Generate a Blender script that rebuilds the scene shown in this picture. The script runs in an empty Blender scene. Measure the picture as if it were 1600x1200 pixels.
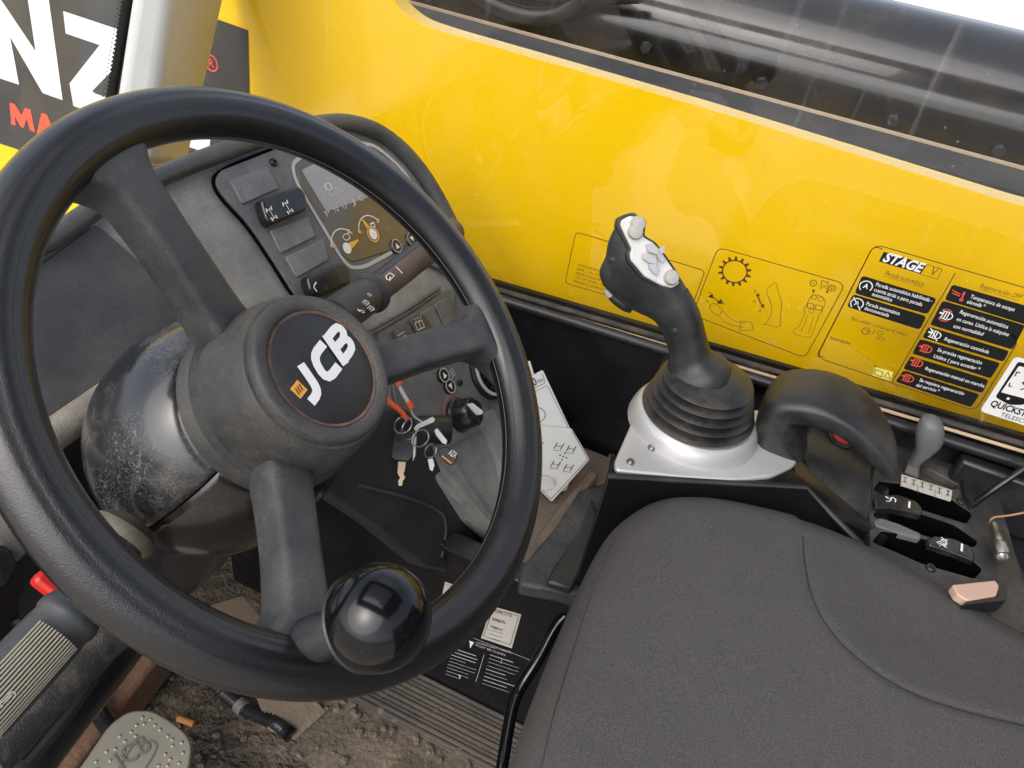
import bpy, bmesh, math, random
from mathutils import Vector as V, Matrix, noise as mnoise
random.seed(7)
sc = bpy.context.scene
COL = sc.collection
# ------------------------------------------------------------ camera
F = 1200.0
def cn(v): return V(v).normalized()
_up = -cn((-280, 1510, 1200))
_fw = V((-4696, -1824, 1200)).normalized(); _fw = (_fw - _up * _fw.dot(_up)).normalized()
_rt = (-_up).cross(_fw)
CAM = V((-0.3145, -0.2172, 1.0191))
def ray(px, py):
    c = V(((px - 800) / F, (py - 600) / F, 1.0))
    return V((_rt.dot(c), _fw.dot(c), _up.dot(c)))
cd = bpy.data.cameras.new('camera'); cam = bpy.data.objects.new('camera', cd); COL.objects.link(cam)
cd.sensor_fit = 'HORIZONTAL'; cd.sensor_width = 36; cd.lens = 36 * F / 1600; cd.clip_start = 0.02; cd.clip_end = 3000
xr = V((_rt.x, _fw.x, _up.x)); yd = V((_rt.y, _fw.y, _up.y)); zf = V((_rt.z, _fw.z, _up.z))
m = Matrix(((xr.x, -yd.x, -zf.x), (xr.y, -yd.y, -zf.y), (xr.z, -yd.z, -zf.z))).to_4x4()
m.translation = CAM; cam.matrix_world = m; sc.camera = cam
# ------------------------------------------------------------ light
w = bpy.data.worlds.new('World'); sc.world = w; w.use_nodes = True
nt = w.node_tree; nt.nodes.clear()
sky = nt.nodes.new('ShaderNodeTexSky'); sky.sky_type = 'NISHITA'; sky.sun_disc = False
SUN_EL, SUN_AZ = math.radians(50), math.radians(285)
sky.sun_elevation = SUN_EL; sky.sun_rotation = SUN_AZ; sky.dust_density = 4.0; sky.air_density = 1.0; sky.ozone_density = 1.0
bg = nt.nodes.new('ShaderNodeBackground'); bg.inputs[1].default_value = 0.15
ow = nt.nodes.new('ShaderNodeOutputWorld')
hs_ = nt.nodes.new('ShaderNodeHueSaturation'); hs_.inputs['Saturation'].default_value = .55; nt.links.new(sky.outputs[0], hs_.inputs['Color']); nt.links.new(hs_.outputs[0], bg.inputs[0]); nt.links.new(bg.outputs[0], ow.inputs[0])
sd = bpy.data.lights.new('sun', 'SUN'); sd.energy = 1.0; sd.angle = math.radians(75); sd.color = (1, .97, .93)
sun = bpy.data.objects.new('sun', sd); COL.objects.link(sun)
sdir = V((math.sin(SUN_AZ) * math.cos(SUN_EL), math.cos(SUN_AZ) * math.cos(SUN_EL), math.sin(SUN_EL)))
sun.rotation_euler = sdir.to_track_quat('Z', 'Y').to_euler(); sun.location = (0, 0, 5)
sc.view_settings.view_transform = 'Standard'; sc.view_settings.look = 'None'
sc.view_settings.gamma = 1; sc.view_settings.use_curve_mapping = False
sc.view_settings.exposure = 0.95
# ------------------------------------------------------------ materials
def mat(name, base, rough=.5, metal=0, dust=None, bump=None, coat=0, spec=.5, rvar=0, emit=None, scr=None, bump2=None):
    """dust=(colour, amount 0..1, scale, threshold)  bump=(scale, strength)  scr=(colour, amount)"""
    M = bpy.data.materials.new(name); M.use_nodes = True
    t = M.node_tree; N = t.nodes; L = t.links; b = N['Principled BSDF']
    b.inputs['Base Color'].default_value = (*base, 1); b.inputs['Roughness'].default_value = rough
    b.inputs['Metallic'].default_value = metal; b.inputs['Specular IOR Level'].default_value = spec
    if coat: b.inputs['Coat Weight'].default_value = coat; b.inputs['Coat Roughness'].default_value = .15 if 'rim' in name else .03
    tc = N.new('ShaderNodeTexCoord')
    if emit: b.inputs['Emission Color'].default_value = (*base, 1); b.inputs['Emission Strength'].default_value = emit
    col = None; rg = None
    if dust:
        dc, amt, s, th = dust
        n1 = N.new('ShaderNodeTexNoise'); n1.inputs['Scale'].default_value = s; n1.inputs['Detail'].default_value = 9; n1.inputs['Roughness'].default_value = .68
        L.new(tc.outputs['Object'], n1.inputs['Vector'])
        r = N.new('ShaderNodeMapRange'); r.inputs['From Min'].default_value = th; r.inputs['From Max'].default_value = th + .28
        r.inputs['To Max'].default_value = amt
        L.new(n1.outputs[0], r.inputs['Value'])
        n2 = N.new('ShaderNodeTexNoise'); n2.inputs['Scale'].default_value = max(s * 30, 1100); n2.inputs['Detail'].default_value = 3
        L.new(tc.outputs['Object'], n2.inputs['Vector'])
        r2 = N.new('ShaderNodeMapRange'); r2.inputs['From Min'].default_value = .36; r2.inputs['From Max'].default_value = .64; r2.inputs['To Min'].default_value = .25
        r2.inputs['To Max'].default_value = 1.15
        L.new(n2.outputs[0], r2.inputs['Value'])
        mu = N.new('ShaderNodeMath'); mu.operation = 'MULTIPLY'; mu.use_clamp = True
        L.new(r.outputs[0], mu.inputs[0]); L.new(r2.outputs[0], mu.inputs[1])
        mx = N.new('ShaderNodeMix'); mx.data_type = 'RGBA'; mx.inputs['A'].default_value = (*base, 1); mx.inputs['B'].default_value = (*dc, 1)
        L.new(mu.outputs[0], mx.inputs['Factor']); col = mx.outputs['Result']
        ra = N.new('ShaderNodeMapRange'); ra.inputs['To Min'].default_value = rough; ra.inputs['To Max'].default_value = min(1, rough + .55)
        L.new(mu.outputs[0], ra.inputs['Value']); rg = ra.outputs[0]
    if scr:   # fine pale scratches and smears
        sco, sa = scr
        v = N.new('ShaderNodeTexNoise'); v.inputs['Scale'].default_value = 120; v.inputs['Detail'].default_value = 6; v.inputs['Distortion'].default_value = 2.5
        L.new(tc.outputs['Object'], v.inputs['Vector'])
        a = N.new('ShaderNodeMath'); a.operation = 'SUBTRACT'; a.inputs[1].default_value = .5; L.new(v.outputs[0], a.inputs[0])
        a2 = N.new('ShaderNodeMath'); a2.operation = 'ABSOLUTE'; L.new(a.outputs[0], a2.inputs[0])
        r = N.new('ShaderNodeMapRange'); r.inputs['From Min'].default_value = 0; r.inputs['From Max'].default_value = .009; r.inputs['To Min'].default_value = sa; r.inputs['To Max'].default_value = 0
        L.new(a2.outputs[0], r.inputs['Value'])
        ms = N.new('ShaderNodeTexNoise'); ms.inputs['Scale'].default_value = 14; L.new(tc.outputs['Object'], ms.inputs['Vector'])
        rm = N.new('ShaderNodeMapRange'); rm.inputs['From Min'].default_value = .45; rm.inputs['From Max'].default_value = .65; L.new(ms.outputs[0], rm.inputs['Value'])
        mm = N.new('ShaderNodeMath'); mm.operation = 'MULTIPLY'; L.new(r.outputs[0], mm.inputs[0]); L.new(rm.outputs[0], mm.inputs[1])
        mx = N.new('ShaderNodeMix'); mx.data_type = 'RGBA'; mx.inputs['A'].default_value = (*base, 1); mx.inputs['B'].default_value = (*sco, 1)
        if col: L.new(col, mx.inputs['A'])
        L.new(mm.outputs[0], mx.inputs['Factor']); col = mx.outputs['Result']
    if col: L.new(col, b.inputs['Base Color'])
    if rg: L.new(rg, b.inputs['Roughness'])
    elif rvar:
        n = N.new('ShaderNodeTexNoise'); n.inputs['Scale'].default_value = 18; n.inputs['Detail'].default_value = 6; L.new(tc.outputs['Object'], n.inputs['Vector'])
        r = N.new('ShaderNodeMapRange'); r.inputs['From Min'].default_value = .3; r.inputs['From Max'].default_value = .7
        r.inputs['To Min'].default_value = max(0, rough - rvar); r.inputs['To Max'].default_value = rough + rvar
        L.new(n.outputs[0], r.inputs['Value']); L.new(r.outputs[0], b.inputs['Roughness'])
    prev = None
    for bp in (bump, bump2):
        if not bp: continue
        n = N.new('ShaderNodeTexNoise'); n.inputs['Scale'].default_value = bp[0]; n.inputs['Detail'].default_value = 3; L.new(tc.outputs['Object'], n.inputs['Vector'])
        bu = N.new('ShaderNodeBump'); bu.inputs['Strength'].default_value = bp[1]; bu.inputs['Distance'].default_value = 0.6 / bp[0]
        L.new(n.outputs[0], bu.inputs['Height'])
        if prev: L.new(prev, bu.inputs['Normal'])
        prev = bu.outputs[0]
    if prev: L.new(prev, b.inputs['Normal'])
    return M
DUSTG = (.27, .25, .22); DUSTB = (.30, .21, .14)
M_rim = mat('rim_rubber', (.005, .005, .006), .23, bump=(1700, 1.0), bump2=(700, .2), rvar=.05, spec=.55, coat=.35)
M_spoke = mat('spoke_plastic', (.013, .0135, .015), .34, bump=(1900, .9), dust=((.105, .103, .10), .85, 14, .38), spec=.8)
M_hub = mat('hub_plastic', (.016, .016, .016), .42, bump=(1900, .9), dust=((.12, .114, .103), .85, 12, .34), spec=.6)
M_badge = mat('badge_black', (.017, .0175, .019), .45, dust=((.075, .075, .074), .4, 20, .5))
M_badgering = mat('badge_dirt_ring', (.17, .10, .07), .9, bump=(800, .5), dust=((.04, .038, .036), 1, 90, .36))
M_white = mat('white_print', (.75, .75, .74), .6)
M_whitedull = mat('worn_white_print', (.5, .5, .5), .6)
M_orange = mat('orange_print', (.75, .33, .05), .5)
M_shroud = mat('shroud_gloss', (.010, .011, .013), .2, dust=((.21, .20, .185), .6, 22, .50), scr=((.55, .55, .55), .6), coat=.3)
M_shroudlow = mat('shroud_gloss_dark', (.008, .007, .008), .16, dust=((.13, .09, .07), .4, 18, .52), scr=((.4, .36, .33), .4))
M_knob = mat('gloss_black', (.003, .003, .004), .13, spec=.42, scr=((.2, .2, .2), .2))
M_dash = mat('dash_plastic', (.16, .161, .157), .55, bump=(1400, .9), dust=((.42, .41, .38), .9, 11, .35))
M_dashdark = mat('dash_dark_panel', (.045, .047, .05), .5, bump=(1200, .3), dust=((.13, .13, .125), .7, 18, .42), scr=((.3, .3, .29), .35))
M_panel = mat('switch_panel_plastic', (.085, .09, .095), .45, bump=(1300, .35), dust=((.22, .22, .215), .75, 22, .38))
M_trim = mat('dash_trim', (.05, .052, .055), .36, bump=(1500, .4), dust=((.2, .195, .185), .6, 12, .42))
M_blank = mat('blank_plate', (.12, .125, .13), .5, dust=((.27, .27, .26), .85, 40, .38))
M_switch = mat('switch_gloss', (.012, .013, .015), .22, dust=((.1, .09, .08), .5, 40, .5))
M_black = mat('satin_black', (.012, .012, .014), .35, dust=((.07, .066, .06), .5, 14, .5), scr=((.2, .2, .2), .25))
M_blackpaint = mat('black_metal_paint', (.008, .008, .010), .22, dust=((.06, .055, .05), .35, 10, .55))
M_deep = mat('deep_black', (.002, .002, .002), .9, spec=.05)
M_rubber = mat('black_rubber', (.016, .017, .019), .42, bump=(700, .2), dust=((.12, .105, .09), .4, 18, .5))
M_palm = mat('palm_rubber', (.013, .014, .015), .36, bump=(1200, .35), dust=((.085, .083, .08), .6, 20, .42))
M_silver = mat('silver_paint', (.50, .50, .50), .36, metal=.35, dust=((.36, .33, .29), .4, 30, .52))
M_chrome = mat('chrome', (.5, .5, .5), .32, metal=1)
M_steel = mat('worn_steel', (.35, .34, .33), .35, metal=1, dust=(DUSTG, .5, 60, .5))
M_glint = mat('key_steel', (.38, .37, .35), .35, metal=1)
M_brass = mat('key_blade', (.42, .33, .22), .4, metal=.8)
M_yellow = mat('yellow_paint', (.90, .56, .002), .14, spec=.5, coat=.3)
M_yelclad = M_yellow
M_sign = mat('sign_black', (.035, .036, .036), .5, dust=((.10, .095, .09), .6, 6, .45))
M_red = mat('red_print', (.72, .09, .05), .5)
M_redgloss = mat('red_plastic', (.5, .02, .015), .4)
M_brown = mat('brown_print', (.07, .025, .008), .6)
M_decalblack = mat('decal_black', (.008, .009, .010), .35)
M_decalyel = mat('pale_yellow_print', (.75, .68, .16), .6)
M_pillar = mat('pillar_grey', (.60, .61, .59), .45, bump=(300, .1), dust=((.42, .40, .35), .5, 5, .5))
M_frit = mat('frit_black', (.008, .008, .008), .35)
M_seal = mat('rubber_seal', (.03, .028, .026), .6, dust=(DUSTB, .5, 20, .45))
M_tan = mat('dusty_tan_edge', (.55, .42, .28), .8, bump=(300, .5))
M_boom = mat('boom_black', (.006, .007, .008), .2, dust=((.13, .08, .035), .4, 7, .47), coat=.5)  # dust slot holds a brown painted reflection of the yellow body
M_boomband = mat('boom_brown_band', (.085, .042, .010), .4, dust=((.05, .04, .03), .5, 6, .48))  # brown for a painted band of the yellow body's reflection
M_card = mat('card_plastic', (.55, .56, .55), .4, dust=((.42, .36, .28), .4, 25, .5))
M_cardcream = mat('card_cream', (.6, .55, .45), .5, dust=((.4, .3, .2), .6, 20, .45))
M_ledge = mat('muddy_ledge', (.12, .10, .08), .8, dust=((.30, .20, .13), 1, 9, .38), bump=(200, .5))
M_soil = mat('soil', (.08, .064, .05), .95, dust=((.21, .165, .125), .9, 20, .42), bump=(160, 1.0), bump2=(40, .8))
M_clod = mat('soil_clod', (.15, .125, .098), .95, bump=(300, .8), dust=((.06, .048, .038), .9, 38, .42))
M_matrub = mat('ribbed_mat', (.04, .038, .036), .7, dust=((.13, .112, .092), 1, 7, .34), bump=(300, .4))
M_pedal = mat('pedal_metal', (.27, .26, .22), .42, metal=.35, dust=((.30, .24, .15), .6, 20, .5))
M_fabric = mat('seat_fabric', (.036, .0345, .034), .78, bump=(900, 1.0), bump2=(1700, .8), dust=((.155, .148, .14), .65, 850, .36), spec=.4)
M_thread = mat('seam_thread', (.02, .02, .02), .9)
M_graylever = mat('grey_lever', (.12, .125, .13), .5, dust=((.07, .07, .07), .5, 30, .5))
M_pink = mat('faded_pink_plastic', (.50, .33, .26), .5, dust=((.4, .28, .2), .4, 30, .5))
M_cigar = mat('orange_paper', (.6, .25, .07), .8)
M_grommet = mat('tan_grommet', (.06, .052, .04), .5, dust=((.17, .145, .10), .8, 45, .42))
M_stalk = mat('stalk_plastic', (.03, .034, .038), .45, dust=((.12, .11, .09), .6, 25, .45))
M_stalkbrown = mat('stalk_dusty', (.08, .06, .05), .7, dust=((.2, .13, .09), .9, 30, .38), bump=(900, .6))
M_rib = mat('grip_ribs', (.28, .26, .20), .6)
M_btn = mat('joystick_button', (.42, .40, .36), .5)
M_strap = mat('orange_strap', (.6, .08, .02), .5)
M_paper = mat('label_paper', (.5, .48, .44), .7, dust=((.35, .3, .25), .5, 30, .45))
M_tileglass = mat('screen_glass', (.10, .085, .055), .12, dust=((.2, .18, .15), .4, 20, .45))
M_screenlt = mat('screen_pale', (.30, .30, .30), .15, dust=((.4, .4, .38), .5, 20, .42))
M_gauge = mat('gauge_orange', (.75, .38, .06), .5)
M_ring = mat('ring_grey', (.42, .43, .44), .5)
M_groundout = mat('yard_ground', (.32, .29, .25), .95, dust=((.42, .38, .33), .8, .7, .4))
def glass_mat(name, dirt=.06, speck=.35):
    M = bpy.data.materials.new(name); M.use_nodes = True; t = M.node_tree; N = t.nodes; L = t.links; N.clear()
    o = N.new('ShaderNodeOutputMaterial'); tr = N.new('ShaderNodeBsdfTransparent'); gl = N.new('ShaderNodeBsdfGlossy'); gl.inputs['Roughness'].default_value = 0.0
    lw = N.new('ShaderNodeLayerWeight'); lw.inputs['Blend'].default_value = .5; pw = N.new('ShaderNodeMath'); pw.operation = 'POWER'; pw.inputs[1].default_value = 4.5; L.new(lw.outputs['Facing'], pw.inputs[0]); fr = N.new('ShaderNodeMath'); fr.operation = 'MULTIPLY_ADD'; fr.inputs[1].default_value = .85; fr.inputs[2].default_value = .05; L.new(pw.outputs[0], fr.inputs[0])
    m1 = N.new('ShaderNodeMixShader'); L.new(fr.outputs[0], m1.inputs[0]); L.new(tr.outputs[0], m1.inputs[1]); L.new(gl.outputs[0], m1.inputs[2])
    df = N.new('ShaderNodeBsdfDiffuse'); df.inputs[0].default_value = (.6, .58, .55, 1)
    tc = N.new('ShaderNodeTexCoord')
    vo = N.new('ShaderNodeTexVoronoi'); vo.inputs['Scale'].default_value = 90; L.new(tc.outputs['Object'], vo.inputs['Vector'])
    r = N.new('ShaderNodeMapRange'); r.inputs['From Min'].default_value = .06; r.inputs['From Max'].default_value = .13; r.inputs['To Min'].default_value = 1; r.inputs['To Max'].default_value = 0
    L.new(vo.outputs['Distance'], r.inputs['Value'])
    n = N.new('ShaderNodeTexNoise'); n.inputs['Scale'].default_value = 7; n.inputs['Detail'].default_value = 8; n.inputs['Roughness'].default_value = .7; L.new(tc.outputs['Object'], n.inputs['Vector'])
    r2 = N.new('ShaderNodeMapRange'); r2.inputs['From Min'].default_value = .48; r2.inputs['From Max'].default_value = .7; L.new(n.outputs[0], r2.inputs['Value'])
    mu = N.new('ShaderNodeMath'); mu.operation = 'MULTIPLY'; L.new(r.outputs[0], mu.inputs[0]); L.new(r2.outputs[0], mu.inputs[1])
    mu2 = N.new('ShaderNodeMath'); mu2.operation = 'MULTIPLY'; mu2.inputs[1].default_value = speck; L.new(mu.outputs[0], mu2.inputs[0])
    # dust grows towards the top and front edge of the pane, where it is seen against the dark boom
    mu3 = N.new('ShaderNodeMath'); mu3.operation = 'MULTIPLY_ADD'; mu3.inputs[1].default_value = dirt; L.new(r2.outputs[0], mu3.inputs[0]); L.new(mu2.outputs[0], mu3.inputs[2])
    mp = N.new('ShaderNodeMapping'); mp.inputs['Scale'].default_value = (70, 70, 5); L.new(tc.outputs['Object'], mp.inputs['Vector'])
    ns = N.new('ShaderNodeTexNoise'); ns.inputs['Scale'].default_value = 1; ns.inputs['Detail'].default_value = 5; L.new(mp.outputs[0], ns.inputs['Vector'])
    rs = N.new('ShaderNodeMapRange'); rs.inputs['From Min'].default_value = .60; rs.inputs['From Max'].default_value = .78; rs.inputs['To Max'].default_value = .16; L.new(ns.outputs[0], rs.inputs['Value'])
    sx = N.new('ShaderNodeSeparateXYZ'); L.new(tc.outputs['Object'], sx.inputs[0])
    rz = N.new('ShaderNodeMapRange'); rz.inputs['From Min'].default_value = .70; rz.inputs['From Max'].default_value = .80; L.new(sx.outputs[2], rz.inputs['Value'])
    ml = N.new('ShaderNodeMath'); ml.operation = 'MULTIPLY_ADD'; L.new(rs.outputs[0], ml.inputs[0]); L.new(rz.outputs[0], ml.inputs[1]); L.new(mu3.outputs[0], ml.inputs[2]); mu3 = ml
    m2 = N.new('ShaderNodeMixShader'); L.new(mu3.outputs[0], m2.inputs[0]); L.new(m1.outputs[0], m2.inputs[1]); L.new(df.outputs[0], m2.inputs[2])
    L.new(m2.outputs[0], o.inputs[0]); return M
M_glass = glass_mat('window_glass', .012, .45)
M_glassf = glass_mat('windscreen_glass', .10, .7)
# ------------------------------------------------------------ helpers
class Plane:
    def __init__(s, P0, u, v):
        s.P = V(P0); s.u = V(u).normalized(); v = V(v); s.v = (v - s.u * v.dot(s.u)).normalized(); s.n = s.u.cross(s.v)
    def uv(s, px, py):
        d = ray(px, py); t = (s.P - CAM).dot(s.n) / d.dot(s.n); q = CAM + d * t - s.P
        return V((q.dot(s.u), q.dot(s.v)))
    def w(s, u, v, h=0): return s.P + s.u * u + s.v * v + s.n * h
    def p(s, px, py, h=0):
        a = Plane(s.P + s.n * h, s.u, s.v); q = a.uv(px, py); return a.w(q.x, q.y)
def on(px, py, x=None, y=None, z=None, s=None):
    d = ray(px, py)
    if s is not None: return CAM + d * s
    if x is not None: return CAM + d * ((x - CAM.x) / d.x)
    if y is not None: return CAM + d * ((y - CAM.y) / d.y)
    return CAM + d * ((z - CAM.z) / d.z)
def zplane(z): return Plane((0, 0, z), (0, -1, 0), (1, 0, 0))
def xplane(x): return Plane((x, 0, 0), (0, -1, 0), (0, 0, 1))
def setp(o, parent):
    if parent is not None:
        o.parent = parent; bpy_root = parent
        o.matrix_parent_inverse = Matrix.Translation(-V(parent.get('_o', (0, 0, 0)))) if '_o' in parent else Matrix()
def obj(name, bm, mats, parent=None, smooth=True, bevel=0, subsurf=0, seg=2, ang=40, flat=False):
    me = bpy.data.meshes.new(name)
    if not flat: bmesh.ops.recalc_face_normals(bm, faces=bm.faces[:])
    bm.to_mesh(me); bm.free()
    if not isinstance(mats, (list, tuple)): mats = [mats]
    for mm in mats: me.materials.append(mm)
    for p in me.polygons: p.use_smooth = smooth
    if smooth: me.set_sharp_from_angle(angle=math.radians(ang))
    o = bpy.data.objects.new(name, me); COL.objects.link(o)
    if bevel:
        b = o.modifiers.new('bevel', 'BEVEL'); b.width = bevel; b.segments = seg; b.limit_method = 'ANGLE'; b.angle_limit = math.radians(35)
        for p in me.polygons: p.use_smooth = True
        me.set_sharp_from_angle(angle=math.radians(60))
    if subsurf:
        b = o.modifiers.new('sub', 'SUBSURF'); b.levels = b.render_levels = subsurf
    setp(o, parent); return o
def thing(name, label, cat, loc, group=None, kind=None):
    o = bpy.data.objects.new(name, None); COL.objects.link(o); o.location = loc; o['_o'] = list(V(loc)); o.empty_display_size = .02
    o['label'] = label; o['category'] = cat
    if group: o['group'] = group
    if kind: o['kind'] = kind
    return o
def tag(o, label, cat, group=None, kind=None):
    o['label'] = label; o['category'] = cat
    if group: o['group'] = group
    if kind: o['kind'] = kind
    return o
def fillet(pts, r, seg=5):
    out = []; n = len(pts)
    for i in range(n):
        p = pts[i]; a = pts[i - 1]; b = pts[(i + 1) % n]
        ri = r[i] if isinstance(r, (list, tuple)) else r
        da = (a - p); db = (b - p); la, lb = da.length, db.length
        if ri <= 0 or la < 1e-6 or lb < 1e-6: out.append(p); continue
        k = min(ri, la * .45, lb * .45); s = p + da / la * k; e = p + db / lb * k
        for j in range(seg + 1):
            t = j / seg; out.append(s * (1 - t) ** 2 + p * 2 * t * (1 - t) + e * t * t)
    return out
def smoothline(pts, closed=False, it=2):
    for _ in range(it):
        q = []; n = len(pts)
        rng = range(n) if closed else range(n - 1)
        if not closed: q.append(pts[0])
        for i in rng:
            a, b = pts[i], pts[(i + 1) % n]; q += [a * .75 + b * .25, a * .25 + b * .75]
        if not closed: q.append(pts[-1])
        pts = q
    return pts
def prism_bm(pl, pts, depth, front=0, r=0, bm=None, px=True, smooth=0):
    bm = bm or bmesh.new()
    P = [pl.uv(*p) for p in pts] if px else [V(p) for p in pts]
    if r: P = fillet(P, r)
    if smooth: P = smoothline(P, True, smooth)
    a = [bm.verts.new(pl.w(p.x, p.y, front)) for p in P]; b = [bm.verts.new(pl.w(p.x, p.y, front - depth)) for p in P]
    bm.faces.new(a); bm.faces.new(b[::-1]); n = len(P)
    for i in range(n): bm.faces.new((a[i], b[i], b[(i + 1) % n], a[(i + 1) % n]))
    return bm
def box_bm(lo, hi, bm=None):
    bm = bm or bmesh.new(); x0, y0, z0 = lo; x1, y1, z1 = hi
    v = [bm.verts.new(c) for c in ((x0, y0, z0), (x1, y0, z0), (x1, y1, z0), (x0, y1, z0), (x0, y0, z1), (x1, y0, z1), (x1, y1, z1), (x0, y1, z1))]
    for f in ((0, 3, 2, 1), (4, 5, 6, 7), (0, 1, 5, 4), (1, 2, 6, 5), (2, 3, 7, 6), (3, 0, 4, 7)): bm.faces.new([v[i] for i in f])
    return bm
def hexa_bm(c8, bm=None):
    bm = bm or bmesh.new(); v = [bm.verts.new(c) for c in c8]
    for f in ((0, 3, 2, 1), (4, 5, 6, 7), (0, 1, 5, 4), (1, 2, 6, 5), (2, 3, 7, 6), (3, 0, 4, 7)): bm.faces.new([v[i] for i in f])
    return bm
def rings_bm(rings, closed=False, caps=True, bm=None):
    bm = bm or bmesh.new(); R = [[bm.verts.new(p) for p in r] for r in rings]; n = len(R[0]); k = len(R)
    for i in range(k if closed else k - 1):
        A, B = R[i], R[(i + 1) % k]
        for j in range(n): bm.faces.new((A[j], A[(j + 1) % n], B[(j + 1) % n], B[j]))
    if caps and not closed: bm.faces.new(R[0][::-1]); bm.faces.new(R[-1])
    return bm
def tube_bm(pts, rad, seg=12, bm=None, sm=2):
    pts = [V(p) for p in pts]
    if sm and len(pts) > 2: pts = smoothline(pts, False, sm)
    n = len(pts); rings = []; prev = None
    for i in range(n):
        t = (pts[min(i + 1, n - 1)] - pts[max(i - 1, 0)]).normalized()
        if prev is None: a = t.orthogonal().normalized()
        else: a = (prev - t * prev.dot(t)).normalized()
        prev = a; b = t.cross(a); r = rad(i / (n - 1)) if callable(rad) else rad
        rings.append([pts[i] + (a * math.cos(2 * math.pi * k / seg) + b * math.sin(2 * math.pi * k / seg)) * r for k in range(seg)])
    return rings_bm(rings, bm=bm)
def lathe_bm(c, ax, prof, seg=48, bm=None, sx=1.0, xdir=None, caps=True, fn=None):
    c = V(c); ax = V(ax).normalized(); a = V(xdir) if xdir else ax.orthogonal(); a = (a - ax * a.dot(ax)).normalized(); b = ax.cross(a); rings = []
    for r, h in prof:
        ring = []
        for k in range(seg):
            t = 2 * math.pi * k / seg; rr = r * (fn(t, r, h) if fn else 1)
            ring.append(c + ax * h + (a * math.cos(t) * sx + b * math.sin(t)) * rr)
        rings.append(ring)
    return rings_bm(rings, caps=caps, bm=bm)
def catmull(keys, n):
    """keys: list of tuples of floats / Vectors -> resampled"""
    out = []; K = len(keys)
    for i in range(K - 1):
        p0, p1, p2, p3 = keys[max(i - 1, 0)], keys[i], keys[i + 1], keys[min(i + 2, K - 1)]
        for j in range(n):
            t = j / n; row = []
            for a, b, c, d in zip(p0, p1, p2, p3):
                row.append(b + (c - a) * (t * .5) + (a * 2 - b * 5 + c * 4 - d) * (t * t * .5) + (b * 3 - a - c * 3 + d) * (t ** 3 * .5))
            out.append(row)
    out.append(list(keys[-1])); return out
def loft_bm(stations, seg=24, ex=2.0, sub=5, bm=None):
    """stations: (center, half vector a, half vector b)"""
    S = catmull([tuple(V(q) for q in s) for s in stations], sub); rings = []
    for c, a, b in S:
        ring = []
        for k in range(seg):
            t = 2 * math.pi * k / seg; ct, st = math.cos(t), math.sin(t)
            x = math.copysign(abs(ct) ** (2 / ex), ct); y = math.copysign(abs(st) ** (2 / ex), st)
            ring.append(c + a * x + b * y)
        rings.append(ring)
    return rings_bm(rings, bm=bm)
def cut(o, cutters):
    for c in cutters:
        b = o.modifiers.new('cut', 'BOOLEAN'); b.object = c; b.operation = 'DIFFERENCE'; b.solver = 'EXACT'
    bpy.context.view_layer.update()
    dg = bpy.context.evaluated_depsgraph_get(); me = bpy.data.meshes.new_from_object(o.evaluated_get(dg))
    o.modifiers.clear(); o.data = me
    for c in cutters: bpy.data.objects.remove(c)
    for p in me.polygons: p.use_smooth = False
_tc = {}
TS = bpy.data.scenes.new('text_scratch')
def text_geo(s, bold=0, space=1.0):
    k = (s, bold, space)
    if k in _tc: return _tc[k]
    c = bpy.data.curves.new('t', 'FONT'); c.body = s; c.size = 1; c.offset = bold; c.resolution_u = 3; c.space_character = space
    o = bpy.data.objects.new('t', c); TS.collection.objects.link(o); TS.view_layers[0].update()
    me = bpy.data.meshes.new_from_object(o.evaluated_get(TS.view_layers[0].depsgraph))
    vs = [(v.co.x, v.co.y) for v in me.vertices]; fs = [list(p.vertices) for p in me.polygons]
    bpy.data.objects.remove(o); bpy.data.curves.remove(c); bpy.data.meshes.remove(me)
    _tc[k] = (vs, fs); return _tc[k]
import numpy as np
def dmany(P, L):
    """distance and side of many 2D points to a polyline"""
    P = np.asarray(P, float); Q = np.array([tuple(q) for q in L], float); best = np.full(len(P), 9.0); side = np.ones(len(P))
    for a, b in zip(Q[:-1], Q[1:]):
        ab = b - a; l2 = (ab * ab).sum()
        if l2 < 1e-14: continue
        r = P - a; t = np.clip((r @ ab) / l2, 0, 1); e = r - t[:, None] * ab; d = np.sqrt((e * e).sum(1)); m_ = d < best
        best[m_] = d[m_]; side[m_] = np.where(ab[0] * r[m_, 1] - ab[1] * r[m_, 0] > 0, 1, -1)
    return best, side
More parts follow.
